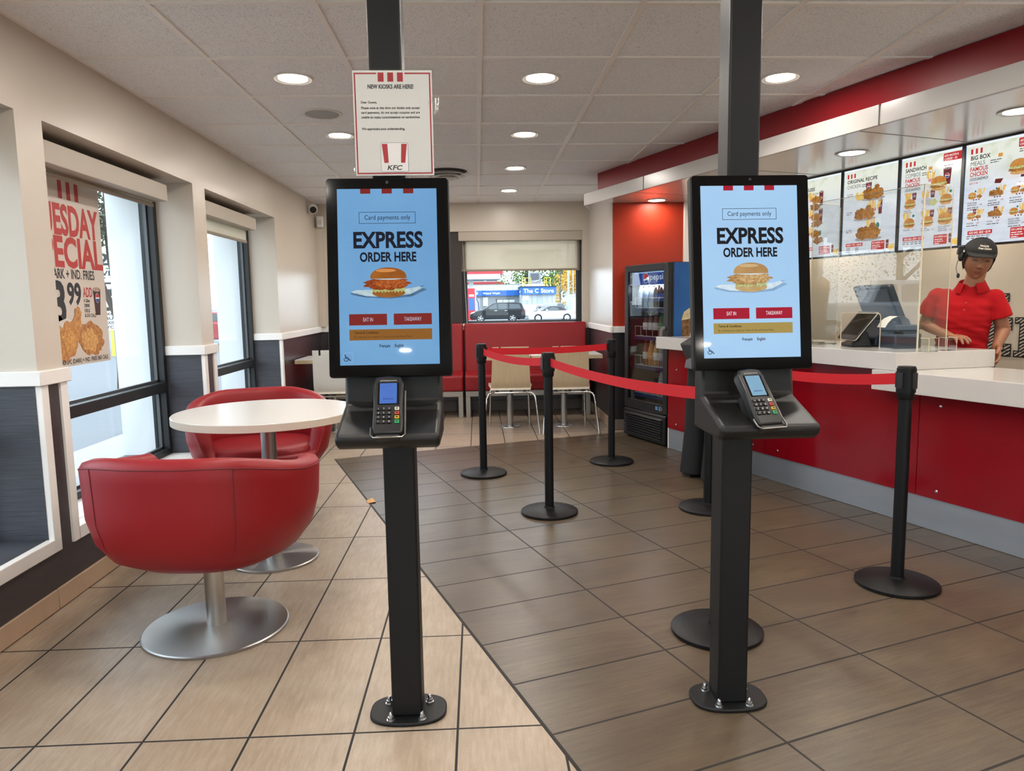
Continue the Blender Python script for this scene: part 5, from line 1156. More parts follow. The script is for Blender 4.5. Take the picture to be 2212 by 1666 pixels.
def hand(g, wrist, knuck, curl_dir, thumb_side, curl=.6, m=None, r=.0085, spread=.019, lens=(.062, .072, .068, .054)):
    w, k = Vector(wrist), Vector(knuck); d = (k-w).normalized(); n = Vector(curl_dir); n = (n-d*n.dot(d)).normalized(); lat = d.cross(n).normalized()*thumb_side
    for i in range(4):
        off = lat*(1.5-i)*spread; kp = k+off-d*(.004*abs(i-1)); limb(g, [w+lat*(1.5-i)*.009, w.lerp(kp, .5)+lat*(1.5-i)*.003, kp], [.0165, .0150, r*1.25], m, 10)
        L = lens[i]; a = curl*(.75+.12*i); p0 = kp; dirv = d; pts = [p0]
        for s, q in enumerate((.46, .31, .23)):
            dirv = (d*math.cos(a*(s+.45))+n*math.sin(a*(s+.45))+lat*(1.5-i)*.05).normalized(); p0 = p0+dirv*L*q*1.25; pts.append(p0)
        limb(g, pts, [r*1.12, r*1.05, r*.95, r*.78], m, 10)
    b = w.lerp(k, .22)+lat*.022; t1 = b+(d*.55+lat*.75+n*.25).normalized()*.036; t2 = t1+(d*.85+lat*.3+n*.35).normalized()*.030; t3 = t2+(d*.9+n*.4).normalized()*.02
    limb(g, [w.lerp(k, .12)+lat*.008, b, t1, t2, t3], [.016, .0155, .0115, .0098, .0082], m, 10)
def head_geo(g, M, m, female=True):
    """face towards local -y; origin in the middle of the head (height .225)"""
    def G2(x, z, cx, cz, sx, sz): return math.exp(-((x-cx)/sx)**2-((z-cz)/sz)**2)
    def fn(u, v):
        a = 2*math.pi*u; b = math.pi*(v-.5); x = .0735*math.sin(a)*math.cos(b); y = -.094*math.cos(a)*math.cos(b); z = .114*math.sin(b)
        if z < -.01: q = min(1, (-z-.01)/.10); x *= 1-.30*q**1.3; y = y*(1-.10*q) if y < 0 else y*(1-.38*q)
        if z > .03: y *= 1.03
        f = max(0, -math.cos(a)*-1) if False else max(0.0, math.cos(a))
        if f > 0:
            s = f**1.5
            dy = .0215*G2(x, z, 0, -.024, .0105, .013)+.011*G2(x, z, 0, -.004, .008, .022)+.007*G2(abs(x), z, .012, -.029, .007, .007)
            dy += .0045*G2(abs(x), z, .028, .034, .022, .009)-.0085*G2(abs(x), z, .031, .016, .014, .009)+.0045*G2(abs(x), z, .031, .013, .011, .006)
            dy += .0065*G2(x, z, 0, -.052, .020, .0055)+.007*G2(x, z, 0, -.063, .017, .006)-.004*G2(x, z, 0, -.0575, .02, .0018)+.007*G2(x, z, 0, -.098, .02, .014)+.004*G2(abs(x), z, .042, -.02, .02, .02)-.003*G2(x, z, 0, -.077, .02, .006)
            y -= dy*s
        return M @ Vector((x, y, z))
    g.grid(fn, 120, 90, m, wrap_u=True)
    for s in (-1, 1):
        Me = M @ Matrix.Translation((s*.073, .012, .0)) @ Matrix.Rotation(s*math.radians(18), 4, 'Z')
        g.ell((0, 0, 0), (.007, .018, .031), m, 14, 12, Me)
        for v in g.v[-14*12:]: pass
        k = len(g.v)-14*12
        for i in range(k, len(g.v)): g.v[i] = tuple(Vector(g.v[i])+Me.translation) if False else g.v[i]
def skin_mat(name, tone, lip, brow):
    m, nt, p = new_mat(name); a = nt.nodes.new('ShaderNodeAttribute'); a.attribute_name = 'tint'; nt.links.new(a.outputs['Color'], p.inputs['Base Color'])
    p.inputs['Roughness'].default_value = .48; p.inputs['Subsurface Weight'].default_value = .06; p.inputs['Subsurface Radius'].default_value = (.01, .004, .002); return m
def paint_skin(me, Mh, tone, lip, brow, beard=None):
    ca = me.color_attributes.new('tint', 'FLOAT_COLOR', 'POINT'); inv = Mh.inverted(); T, Lp, B = (Vector(lin(c)[:3]) for c in (tone, lip, brow)); vals = []
    for v in me.vertices:
        q = inv @ v.co; c = T.copy()
        if q.length < .16 and q.y < -.05:
            x, z = abs(q.x), q.z
            k = math.exp(-(x/.021)**4-((z+.0575)/.0085)**4); c = c.lerp(Lp, .75*k)
            zb = .036+.004*math.sin(min(1, x/.05)*3.1)-.003; k = math.exp(-((x-.030)/.019)**4-((z-zb)/.0055)**2); c = c.lerp(B, .95*k)
            zl = .0095+.10*(x-.031)**2*10; k = math.exp(-((x-.031)/.0150)**4-((z-zl)/.0042)**2); c = c.lerp(B, .97*k)
            k = math.exp(-((x-.010)/.004)**2-((z+.034)/.003)**2); c = c.lerp(B, .5*k)
        vals += [c.x, c.y, c.z, 1]
    ca.data.foreach_set('color', vals)
class WrapArt(Art):
    def __init__(s, fn, base=1): s.fn = fn; s.g = G(); s.l = base
    def at(s, x, y): return s.fn(x, y, s.l)
# ---- cashier
CM = thing('person', 'person in a red polo shirt, black cap and headset looking down behind the counter', 'person', (2.872, 4.178, 0), math.radians(-43)); CM.scale = (.985,)*3
TONE = '#8f5f45'
Mh = Matrix.Translation((.072, -.045, 1.455)) @ Matrix.Rotation(math.radians(20), 4, 'Z') @ Matrix.Rotation(math.radians(7), 4, 'Y') @ Matrix.Rotation(math.radians(13), 4, 'X')
sk = skin_mat('cashier_skin', TONE, '#6a302b', '#120c0a'); red_polo = mat('red_polo_cotton', '#a00c14', rough=.85, spec=.2, var=.08, vscale=9, bump=.25, bscale=14); blk_cloth = mat('black_trouser_cloth', '#0a0a0c', rough=.85, bump=.15, bscale=18)
g = G()
loft(g, lerp_secs([(.78, 0, .035, .145, .10), (.95, 0, .025, .115, .09), (1.10, .005, .005, .13, .10), (1.20, .01, .0, .135, .09), (1.25, .02, .0, .085, .06), (1.30, .03, .0, .055, .05)]), sk)
limb(g, [(.035, .0, 1.27), (.055, -.012, 1.34), (.07, -.02, 1.41)], [.056, .050, .05], sk)
head_geo(g, Mh, sk)
SHR, SHL = (-.135, .0, 1.248), (.158, .01, 1.235)
limb(g, [SHR, (-.20, .035, 1.075), (-.035, -.145, 1.008)], [.040, .039, .0255], sk); limb(g, [SHL, (.205, .055, 1.045), (.188, -.05, .945)], [.040, .038, .0255], sk)
hand(g, (-.035, -.145, 1.008), (.012, -.195, 1.012), (0, 0, -1), 1, .45, sk); hand(g, (.188, -.05, .945), (.198, -.085, .892), (-.6, -.4, 0), -1, .5, sk)
for s in (-1, 1): limb(g, [(s*.075, .04, .80), (s*.085, .02, .45), (s*.085, .05, .09)], [.085, .055, .04], sk); limb(g, [(s*.085, .05, .05), (s*.09, -.10, .035)], [.042, .035], sk)
me = evaluated_remesh(g, 'body', .0036, 1); me.materials.clear(); me.materials.append(sk); paint_skin(me, Mh, TONE, '#6a302b', '#120c0a')
o = bpy.data.objects.new('body', me); COL.objects.link(o); o.parent = CM
g = G()
loft(g, lerp_secs([(.80, 0, .035, .168, .125), (.86, 0, .032, .158, .12), (.95, 0, .025, .138, .108), (1.03, .002, .012, .14, .112), (1.11, .005, .0, .150, .118), (1.19, .01, -.002, .152, .105), (1.245, .015, .0, .132, .085), (1.283, .03, .003, .088, .066), (1.318, .038, .004, .062, .058)]), red_polo)
for S, H2 in ((SHR, (-.185, .022, 1.135)), (SHL, (.19, .03, 1.118))):
    S, H2 = Vector(S), Vector(H2); P_in = Vector((.02, 0, 1.235)).lerp(S, .55)
    g.tube([P_in, S+Vector((0, 0, -.008)), S.lerp(H2, .5), H2], [.052, .057, .060, .064], red_polo, seg=20)
    g.ell(S+Vector((0, 0, -.006)), (.056, .056, .056), red_polo, 16, 10)
me = evaluated_remesh(g, 'polo_shirt', .0055, 3); o = bpy.data.objects.new('polo_shirt', me); COL.objects.link(o); o.parent = CM
cr = random.Random(3)
for v in me.vertices:                      # soft folds across the belly and under the arms
    c = v.co; k = max(0, 1-abs(c.z-.98)/.14); q = mnoise.noise(Vector((c.x*7, c.y*7, c.z*26+c.x*12)))+.5*mnoise.noise(Vector((c.x*12+3, c.y*12, c.z*40)))
    v.co = c+v.normal*(q*(.0035+.010*k))
g = G()
cols = []
for i in range(41):
    ph = math.radians(-90+26+308*i/40); back = .5+.5*math.sin(ph); zt = 1.312+.036*back; rx = 1.0
    cx, cy = .042-.004*back, -.004+.012*back; ro = .064+.012*(1-back); f2 = 1.0 if 2 < i < 38 else 1.06
    cols.append([(cx+.058*math.cos(ph), cy+.056*math.sin(ph), zt-.035), (cx+.060*math.cos(ph), cy+.058*math.sin(ph), zt), (cx+.066*math.cos(ph), cy+.064*math.sin(ph), zt+.004), (cx+(ro+.022)*f2*math.cos(ph), cy+(ro+.022)*f2*math.sin(ph), zt-.040-.012*(1-back)), (cx+(ro+.020)*f2*math.cos(ph), cy+(ro+.020)*f2*math.sin(ph), zt-.046-.012*(1-back))])
v = [q for c in cols for q in c]; g.add(v, [(5*i+k, 5*i+5+k, 5*i+6+k, 5*i+1+k) for i in range(40) for k in range(4)], red_polo); c_ = g.build('collar', o, angle=60)
sm_ = c_.modifiers.new('thick', 'SOLIDIFY'); sm_.thickness = .003
g = G()
for k, z in enumerate((1.205, 1.165)): g.lathe([(0, .004), (.005, .003), (.006, 0)], mat('shirt_button', '#b52a30', rough=.3), seg=12, M=Matrix.Rotation(math.radians(90), 4, 'X'), c=(.034-.006*k, -.117-.006*k, z))
g.build('buttons', o)
g = G()
for s in (-1, 1): limb(g, [(s*.075, .04, .83), (s*.088, .02, .45), (s*.088, .05, .06)], [.105, .082, .075], blk_cloth)
loft(g, lerp_secs([(.74, 0, .04, .16, .12), (.86, 0, .035, .152, .115)]), blk_cloth)
me = evaluated_remesh(g, 'trousers', .009, 2); o2 = bpy.data.objects.new('trousers', me); COL.objects.link(o2); o2.parent = CM
for s in (-1, 1):
    g = G(); limb(g, [(s*.088, .06, .045), (s*.092, -.02, .045), (s*.095, -.12, .035)], [.047, .05, .042], blk); g.box(s*.092-.045, s*.092+.045, -.155, .1, 0, .018, blk); g.build('shoe', CM)
hair_m = mat('black_hair', '#14100e', rough=.5, var=.3, vscale=60, stretch=(1, 1, .15))
g = G()
def hairfn(u, v):
    a = math.radians(84)+u*math.radians(192); z = .06-.125*v; r = 1.05-.06*v*v; rr = math.sqrt(max(0, 1-(z/.118)**2)); return Mh @ Vector((.0765*math.sin(a)*rr*r, -.098*math.cos(a)*rr*r+.004, z))
g.grid(hairfn, 60, 14, hair_m); g.ell(Mh @ Vector((0, .098, -.03)), (.03, .03, .04), hair_m, 16, 12)
for s in (-1, 1):
    for k in range(4): g.tube([Mh @ Vector((s*.070, -.046+.008*k, .045)), Mh @ Vector((s*.0745, -.038+.007*k, .012)), Mh @ Vector((s*.070, -.032+.006*k, -.022-.008*k))], [.005, .0035, .0008], hair_m, seg=6)
g.build('hair', CM, angle=60)
cap_m = mat('black_cap_cotton', '#191919', rough=.75, bump=.1, bscale=200); g = G()
def capfn(u, v):
    a = 2*math.pi*u; b = math.radians(-4)+math.radians(94)*v; q = Vector((.0815*math.sin(a)*math.cos(b), -.105*math.cos(a)*math.cos(b), .056+.070*math.sin(b)**.92 if b > 0 else .056-.006)); return Mh @ q
g.grid(capfn, 48, 16, cap_m, wrap_u=True); g.ell(Mh @ Vector((0, 0, .127)), (.006, .006, .004), cap_m, 10, 6); cp = g.build('cap', CM, angle=60)
g = G(); v = []
for i in range(13):
    u = -1+2*i/12
    for k in range(7):
        w_ = k/6; x = u*(.078-.012*w_*w_); y0 = -.108*math.sqrt(max(0, 1-(u*.93)**2)); y1 = y0-.064*math.sqrt(max(.0, 1-.45*u*u)); v.append(Mh @ Vector((x, y0+(y1-y0)*w_+.004, .056-.008*w_-.022*u*u*(.3+.7*w_))))
f = [(7*i+k, 7*i+7+k, 7*i+8+k, 7*i+1+k) for i in range(12) for k in range(6)]; g.add(v, f, cap_m); b_ = g.build('cap_brim', cp, angle=60); sm_ = b_.modifiers.new('thick', 'SOLIDIFY'); sm_.thickness = .004
def capsurf(x, y, l):
    a = x/.098; b = math.radians(26)+y/.1; r = 1.004+.004*l; return Mh @ Vector((.0835*math.sin(a)*math.cos(b)*r, -.108*math.cos(a)*math.cos(b)*r, .056+.070*math.sin(b)**.92*r))
A = WrapArt(capsurf); cwt = P_('#e6dfcc'); A.text('Kentucky', -.006, .006, .015, cwt, w=.062, align='c', shear=.15, l=1); A.text('Fried Chicken', .0, -.017, .015, cwt, w=.085, align='c', shear=.15, l=1); A.text('KFC', .0, .028, .005, P_('#b5282c'), w=.016, align='c', l=1); A.done('cap_embroidery', cp)
g = G(); hb = [Mh @ Vector((.089*math.sin(a), .012, .03+.098*math.cos(a))) for a in [math.radians(-95+185*k/18) for k in range(19)]]; g.tube(hb, .0035, blk, seg=8)
ep = Mh @ Vector((-.088, .012, .012)); g.ell(ep, (.016, .026, .03), blk, 16, 12, Mh.to_3x3().to_4x4()); g.box(-.012, .012, -.02, .02, -.02, .03, blk, Matrix.Translation(Mh @ Vector((-.098, .022, .04))) @ Mh.to_3x3().to_4x4())
g.tube([ep, Mh @ Vector((-.105, -.012, -.02)), Mh @ Vector((-.108, -.03, -.055)), Mh @ Vector((-.096, -.045, -.085))], .0022, mat('boom_metal', '#77767a', rough=.3, metal=.8), seg=8); g.ell(Mh @ Vector((-.092, -.05, -.092)), (.009, .011, .015), blk, 12, 8); g.build('headset', CM)
# ---- customer
CU = thing('person', 'person in a grey top and black wide trousers standing at the counter behind the kiosk', 'person', (1.585, 4.82, 0), math.radians(109.5))
Mc = Matrix.Translation((0, -.03, 1.50)) @ Matrix.Rotation(math.radians(12), 4, 'X'); sk2 = skin_mat('customer_skin', '#a8775a', '#8a4a40', '#1d1512'); grey_top = mat('grey_jersey', '#5f6064', rough=.9, var=.12, vscale=40, bump=.2, bscale=20); grey_d = mat('dark_grey_cloth', '#3a3a3a', rough=.9)
g = G()
loft(g, lerp_secs([(.82, 0, .0, .145, .10), (.98, 0, .0, .12, .09), (1.18, 0, -.005, .14, .10), (1.28, 0, 0, .13, .085), (1.34, 0, .0, .09, .06), (1.37, 0, 0, .05, .05)]), sk2)
limb(g, [(0, 0, 1.34), (0, -.015, 1.44)], [.055, .05], sk2); head_geo(g, Mc, sk2)
for s in (-1, 1):
    limb(g, [(s*.15, 0, 1.315), (s*.165, -.05, 1.06), (s*.10, -.26, 1.0)], [.052, .038, .026], sk2); hand(g, (s*.10, -.26, 1.0), (s*.085, -.32, .985), (0, 0, -1), s, .3, sk2)
    limb(g, [(s*.08, 0, .84), (s*.11, .02, .46), (s*.122, .055, .09)], [.088, .056, .04], sk2); limb(g, [(s*.122, .06, .05), (s*.125, -.09, .035)], [.042, .035], sk2)
me = evaluated_remesh(g, 'body', .0055, 2); me.materials.clear(); me.materials.append(sk2); paint_skin(me, Mc, '#a8775a', '#8a4a40', '#1d1512'); o = bpy.data.objects.new('body', me); COL.objects.link(o); o.parent = CU
g = G(); loft(g, lerp_secs([(.765, 0, .035, .178, .135), (.86, 0, .025, .165, .125), (.98, 0, .01, .142, .112), (1.18, 0, -.005, .158, .118), (1.28, 0, 0, .145, .098), (1.35, 0, 0, .075, .062)]), grey_top)
for s in (-1, 1): limb(g, [(s*.13, 0, 1.31), (s*.165, -.05, 1.06), (s*.105, -.23, 1.005)], [.066, .052, .038], grey_top)
me = evaluated_remesh(g, 'grey_top', .008, 2); o = bpy.data.objects.new('grey_top', me); COL.objects.link(o); o.parent = CU
g = G(); g.prism([(.13, .80), (.165, .86), (.20, .935), (.10, .985), (.08, .9)], -.12, .10, grey_d, 'x'); g.build('jacket_flap', CU, bevel=.01)
g = G(); loft(g, lerp_secs([(.72, 0, .0, .165, .12), (.88, 0, 0, .152, .112)]), blk_cloth)
for s, yo in ((-1, .045), (1, .04)): loft(g, lerp_secs([(.022, s*.122, yo, .096, .106), (.12, s*.121, yo-.004, .092, .098), (.30, s*.115, .03, .086, .09), (.55, s*.102, .022, .088, .095), (.84, s*.08, .0, .098, .112)], 6), blk_cloth)
me = evaluated_remesh(g, 'trousers', .009, 2); o = bpy.data.objects.new('trousers', me); COL.objects.link(o); o.parent = CU
for s in (-1, 1): g = G(); limb(g, [(s*.122, .08, .045), (s*.125, -.02, .045), (s*.128, -.11, .035)], [.045, .048, .04], blk); g.box(s*.125-.044, s*.125+.044, -.145, .11, 0, .016, blk); g.build('shoe', CU)
g = G()
def hf(u, v):
    a = math.radians(62)+u*math.radians(236); z = .11-.20*v; rr = math.sqrt(max(0, 1-(min(z, .117)/.12)**2)) if z > -.05 else .9; return Mc @ Vector((.083*math.sin(a)*rr, -.105*math.cos(a)*rr+.004, z))
g.grid(hf, 50, 16, hair_m); g.ell(Mc @ Vector((0, .008, .045)), (.08, .102, .078), hair_m, 28, 16); g.build('hair', CU, angle=60)
# ================================================================== OUTSIDE
asph = mat('asphalt', '#6c6f72', rough=.9, var=.14, vscale=30, bump=.3, bscale=80); conc = mat('concrete_walk', '#97978f', rough=.9, var=.06, vscale=6); grass_m = mat('lawn', '#6d9a48', rough=.95, var=.3, vscale=12)
g = G(); ys = [-60, -2, 8.6, 20, 48, 400]; zs = [-.16, -.16, -.16, -.3, -.58, -.58]; v = []
for y, z in zip(ys, zs): v += [(-200, y, z), (200, y, z)]
g.add(v, [(2*i, 2*i+1, 2*i+3, 2*i+2) for i in range(5)], asph); struct(g.build('ground'))
g = G(); g.box(-3.9, -2.31, -6.8, 10.2, -.3, -.13, conc); g.box(-3.9, 12, 8.56, 10.2, -.3, -.131, conc); g.box(-14, 20, -30, -6.8, -.3, -.132, mat('bounce_forecourt', '#dcdad4', rough=.9)); struct(g.build('sidewalk'))  # unseen pale apron added to bounce daylight up into the room
g = G(); g.prism([(-3.72, 7.95), (-3.7, 8.25), (-3.85, 8.4), (-4.0, 8.15)], -.3, -.06, conc, 'z'); struct(g.build('kerb', bevel=.02))
g = G()
for x, y, r in ((-4.9, 6.0, .1), (-3.2, 6.35, .5), (-6.0, 7.0, .3)): g.box(x-.5, x+.5, y-.05, y+.05, -.1595, -.158, mat('road_paint', '#d8bf6a', rough=.9), Matrix.Translation((x, y, 0)) @ Matrix.Rotation(r, 4, 'Z') @ Matrix.Translation((-x, -y, 0)))
struct(g.build('road_markings'))
# piers of the facade seen through the windows are the outer leaf of wall_left; a pale awning edge above
# ---- trees
leaf_cols = {'green': ('#3f5c34', '#6d8c48'), 'yellow': ('#c98d2e', '#e6c05a'), 'mixed': ('#a58a34', '#d8b04c'), 'dark': ('#3c4237', '#5a6350')}
bark = mat('bark', '#4e443c', rough=.95)
def tree(label, x, y, z, h, r, kind, n=900, seed=1, crown0=.25, ls=.3, cat='tree', group='trees across the road'):
    t = thing('street_tree', label, cat, (x, y, z), 0, group); rn = random.Random(seed); a, b = leaf_cols[kind]; lm = mat('leaves_'+kind, a, rough=.9, col2=b, vscale=1.2)
    g = G(); g.tube([(0, 0, 0), (.02*h, 0, h*.3), (0, .02*h, h*.75)], [h*.025, h*.02, h*.008], bark, seg=8)
    for k in range(7): w = rn.uniform(0, 6.28); q = rn.uniform(.5, .85); g.tube([(0, 0, h*rn.uniform(.25, .6)), (r*q*math.cos(w)*.5, r*q*math.sin(w)*.5, h*rn.uniform(.5, .7)), (r*q*math.cos(w), r*q*math.sin(w), h*rn.uniform(.55, .92))], [h*.012, h*.008, h*.003], bark, seg=5)
    g.build('trunk', t)
    g = G(); cl_ = [(rn.gauss(0, r*.42), rn.gauss(0, r*.42), h*(crown0+.2+(1-crown0-.25)*rn.random()), r*rn.uniform(.28, .5)) for _ in range(16)]
    for k in range(n):
        c = rn.choice(cl_); d = Vector((rn.gauss(0, 1), rn.gauss(0, 1), rn.gauss(0, 1))).normalized()*c[3]*rn.uniform(.6, 1.05); p = Vector(c[:3])+d
        if p.z > h: p.z = h-(p.z-h)*.5
        u = Vector((rn.gauss(0, 1), rn.gauss(0, 1), rn.gauss(0, 1))).normalized(); w = u.orthogonal().normalized(); e2 = u.cross(w); s = ls*rn.uniform(.6, 1.3); g.add([p-w*s*.5, p-e2*s*.32, p+w*s*.5, p+e2*s*.32], [(0, 1, 2, 3)], lm, False)
    flat_mesh(g, 'foliage', t); return t
tree('big green tree rising behind the shop roof, seen through the back window and its blind', 8.6, 125, -.58, 10.6, 5.0, 'green', 4200, 3, .2, .42)
tree('second green tree behind the rooftop air unit', 16.0, 142, -.58, 8.2, 3.8, 'green', 2400, 5, .2, .42)
tree('tall yellow autumn tree beside the white yard fence', 15.2, 112, -.58, 8.2, 3.2, 'yellow', 3200, 7, .2, .32)
tree('low yellowing bush tree between shop and autumn tree', 12.0, 118, -.58, 4.2, 2.4, 'mixed', 1400, 9, .1, .3)
tree('yellow tree visible under the fuel canopy beside its column', -3.4, 132, -.58, 5.2, 2.2, 'yellow', 1000, 11, .2, .3)
tree('dark leafy street tree close to the poster window', -5.7, 11.75, -.16, 3.5, .85, 'dark', 1500, 13, .5, .09, group='trees outside the side windows')
tree('green tree far down the road beyond the side windows', -12.2, 26.5, -.3, 5.5, 2.2, 'green', 600, 15, .15, .35, group='trees outside the side windows')
tree('broad dark green tree far outside, reflected in the clear screen', -21.0, 12.5, -.16, 6.5, 3.6, 'green', 7000, 17, .1, .075, group='trees outside the side windows')
# ---- cars
tyre = mat('tyre', '#1b1b1c', rough=.8); rim_m = mat('alloy', '#c4c8cc', rough=.3, metal=.6); car_glass = mat('car_glass', '#26343c', rough=.08, spec=.8); lamp_r = mat('tail_lamp', '#a8202a', rough=.2); lamp_w = mat('head_lamp', '#dfe6ea', rough=.1)
def car(label, name, x, y, z, L, rz, paint_, prof, belt, roof, win, wheels, wr, width=1.85, top_m=None, spokes=5, trim_m=None):
    """x forward is -x (nose towards -x); prof = lower body outline (x, z) ; roof = greenhouse outline; win = list of side window outlines"""
    t = thing(name, label, 'car', (x, y, z), rz, 'cars across the road'); hw = width/2
    g = G(); g.prism(prof, -hw, hw, paint_, 'y'); b = g.build('body', t, bevel=.07, bseg=3, angle=50)
    g = G(); n = len(roof); ins = [0 if zz <= belt+.03 else .17 for _, zz in roof]; v = [(px, -hw+.03+i, pz) for (px, pz), i in zip(roof, ins)]+[(px, hw-.03-i, pz) for (px, pz), i in zip(roof, ins)]
    g.add(v, [tuple(range(n)), tuple(range(n, 2*n))[::-1]]+[(i, (i+1) % n, n+(i+1) % n, n+i) for i in range(n)], top_m or paint_); g.build('roof', t, bevel=.04, bseg=3, angle=50)
    for wn in win:
        g = G(); zmax = max(p[1] for p in roof)
        def yoff(zz): return (-hw+.03+.17*max(0, min(1, (zz-belt)/(zmax-belt))))-.012
        g.add([(px, yoff(pz), pz) for px, pz in wn], [tuple(range(len(wn)))], car_glass, False); g.add([(px, -yoff(pz), pz) for px, pz in wn], [tuple(range(len(wn)))[::-1]], car_glass, False); flat_mesh(g, 'side_window', t)
    for wx in wheels:
        for s in (-1, 1):
            g = G(); Mw = Matrix.Rotation(math.radians(90), 4, 'X'); yc = s*(hw-.09); g.lathe([(wr*.62, -.1), (wr*.95, -.1), (wr, -.06), (wr, .06), (wr*.95, .1), (wr*.62, .1)], tyre, seg=28, M=Mw, c=(wx, yc, wr), cap=False); wh = g.build('wheel', t)
            g = G(); g.lathe([(0, -.03), (wr*.62, -.03), (wr*.62, .03), (0, .03)], tyre, seg=24, M=Mw, c=(wx, yc, wr)); g.lathe([(wr*.56, -.085), (wr*.64, -.10), (wr*.64, .10), (wr*.56, .085)], rim_m, seg=28, M=Mw, c=(wx, yc, wr), cap=False)
            for k in range(spokes): a = 2*math.pi*k/spokes+.3; Ms = Matrix.Translation((wx, yc, wr)) @ Matrix.Rotation(a, 4, 'Y'); g.box(-.035, .035, -.095, .095, .02, wr*.6, rim_m, Ms)
            g.build('rim', wh)
    g = G(); g.box(L/2-.10, L/2-.01, -hw-.005, -hw+.25, belt-.32, belt-.05, lamp_r); g.box(L/2-.10, L/2-.01, hw-.25, hw+.005, belt-.32, belt-.05, lamp_r); g.build('tail_lamps', t, bevel=.02)
    g = G(); g.prism([(-L/2+.06, belt-.38), (-L/2+.5, belt-.22), (-L/2+.45, belt-.15), (-L/2+.15, belt-.25)], -hw-.006, -hw+.2, lamp_w, 'y'); g.build('head_lamp', t, bevel=.01)
    g = G(); g.box(-L/2+1.55, -L/2+1.72, -hw-.14, -hw+.02, belt-.02, belt+.14, trim_m or paint_); g.build('door_mirror', t, bevel=.03)
    g = G()
    for hx in ((-.30, .62) if len(win) > 2 else (.15,)): g.box(hx, hx+.26, -hw-.02, -hw, belt-.11, belt-.07, rim_m)
    g.build('door_handles', t)
    return t
suvm = mat('black_car_paint', '#14171b', rough=.2, spec=.4); whm = mat('white_car_paint', '#c2c6cb', rough=.2, coat=.6); soft = mat('black_soft_top', '#1d1f24', rough=.8)
car('black five-door estate parked across the road, seen through the back window', 'parked_suv', 1.78, 66, -.59, 5.02, 0, suvm,
    [(-2.5, .42), (-2.35, .28), (2.4, .30), (2.5, .5), (2.48, 1.0), (2.42, 1.18), (-1.0, 1.15), (-1.5, 1.12), (-2.3, .95), (-2.48, .75)], 1.15,
    [(-1.35, 1.10), (-.45, 1.70), (.1, 1.78), (1.6, 1.78), (2.15, 1.70), (2.42, 1.12)],
    [[(-.98, 1.2), (-.05, 1.2), (-.05, 1.66), (-.35, 1.63)], [(.05, 1.2), (.98, 1.2), (.92, 1.67), (.05, 1.67)], [(1.05, 1.2), (2.1, 1.22), (1.95, 1.6), (1.05, 1.67)]], (-1.55, 1.33), .40, 1.95, trim_m=suvm)
car('white two-door convertible with a black soft top across the road', 'parked_convertible', 6.50, 64, -.56, 4.25, 0, whm,
    [(-2.1, .35), (-1.95, .2), (2.0, .24), (2.1, .45), (2.1, .78), (2.0, .98), (.8, .98), (-.7, .97), (-1.5, .86), (-2.0, .66)], .97,
    [(-.95, .93), (-.15, 1.34), (.35, 1.36), (.85, 1.26), (1.35, .95)],
    [[(-.55, 1.0), (.6, 1.0), (.52, 1.22), (.1, 1.29), (-.1, 1.27)]], (-1.25, 1.28), .36, 1.82, top_m=soft)
car('white hatchback half hidden behind the black estate', 'parked_hatchback', 5.6, 76, -.58, 4.2, math.radians(62), whm,
    [(-2.05, .4), (-1.9, .24), (2.0, .28), (2.1, .5), (2.05, 1.0), (-.8, 1.0), (-1.4, .95), (-2.0, .75)], 1.0,
    [(-1.1, .95), (-.3, 1.48), (1.5, 1.5), (2.02, 1.0)], [[(-.7, 1.05), (.4, 1.05), (.4, 1.4), (-.2, 1.4)], [(.5, 1.05), (1.6, 1.05), (1.4, 1.4), (.5, 1.4)]], (-1.3, 1.3), .33)
car('dark estate parked nose to the shop behind the convertible', 'parked_wagon', 7.65, 75.2, -.58, 4.6, math.radians(68), mat('grey_car_paint', '#50565a', rough=.2, coat=.5),
    [(-2.25, .42), (-2.1, .28), (2.2, .3), (2.28, .5), (2.25, 1.1), (-.9, 1.1), (-1.5, 1.05), (-2.2, .85)], 1.1,
    [(-1.1, 1.05), (-.4, 1.62), (1.8, 1.62), (2.2, 1.1)], [[(-.75, 1.15), (.3, 1.15), (.3, 1.52), (-.25, 1.52)], [(.4, 1.15), (1.8, 1.15), (1.65, 1.52), (.4, 1.52)]], (-1.4, 1.4), .36)
car('white pickup truck outside, seen only as a reflection in the clear screen', 'pickup_truck', -15.6, 10.6, -.2, 5.6, math.radians(62), whm,
    [(-2.8, .6), (-2.7, .42), (2.7, .46), (2.8, .7), (2.8, 1.25), (.75, 1.25), (-1.1, 1.22), (-2.6, 1.08), (-2.8, .95)], 1.22,
    [(-1.25, 1.18), (-.55, 1.85), (.55, 1.88), (.85, 1.2)], [[(-.95, 1.28), (.0, 1.28), (.0, 1.75), (-.45, 1.75)], [(.1, 1.28), (.7, 1.28), (.5, 1.76), (.1, 1.76)]], (-1.75, 1.75), .40, 1.95)
car('red car far along the road beyond the side windows', 'passing_car', -11.7, 32.2, -.43, 4.3, math.radians(30), mat('red_car_paint', '#a03038', rough=.2, coat=.5),
    [(-2.05, .4), (-1.9, .24), (2.0, .28), (2.1, .5), (2.05, 1.0), (-.8, 1.0), (-1.4, .95), (-2.0, .75)], 1.0, [(-1.1, .95), (-.3, 1.42), (1.0, 1.45), (1.7, 1.0)], [[(-.7, 1.05), (.2, 1.05), (.2, 1.36), (-.2, 1.36)], [(.3, 1.05), (1.3, 1.05), (.95, 1.36), (.3, 1.36)]], (-1.3, 1.3), .33)
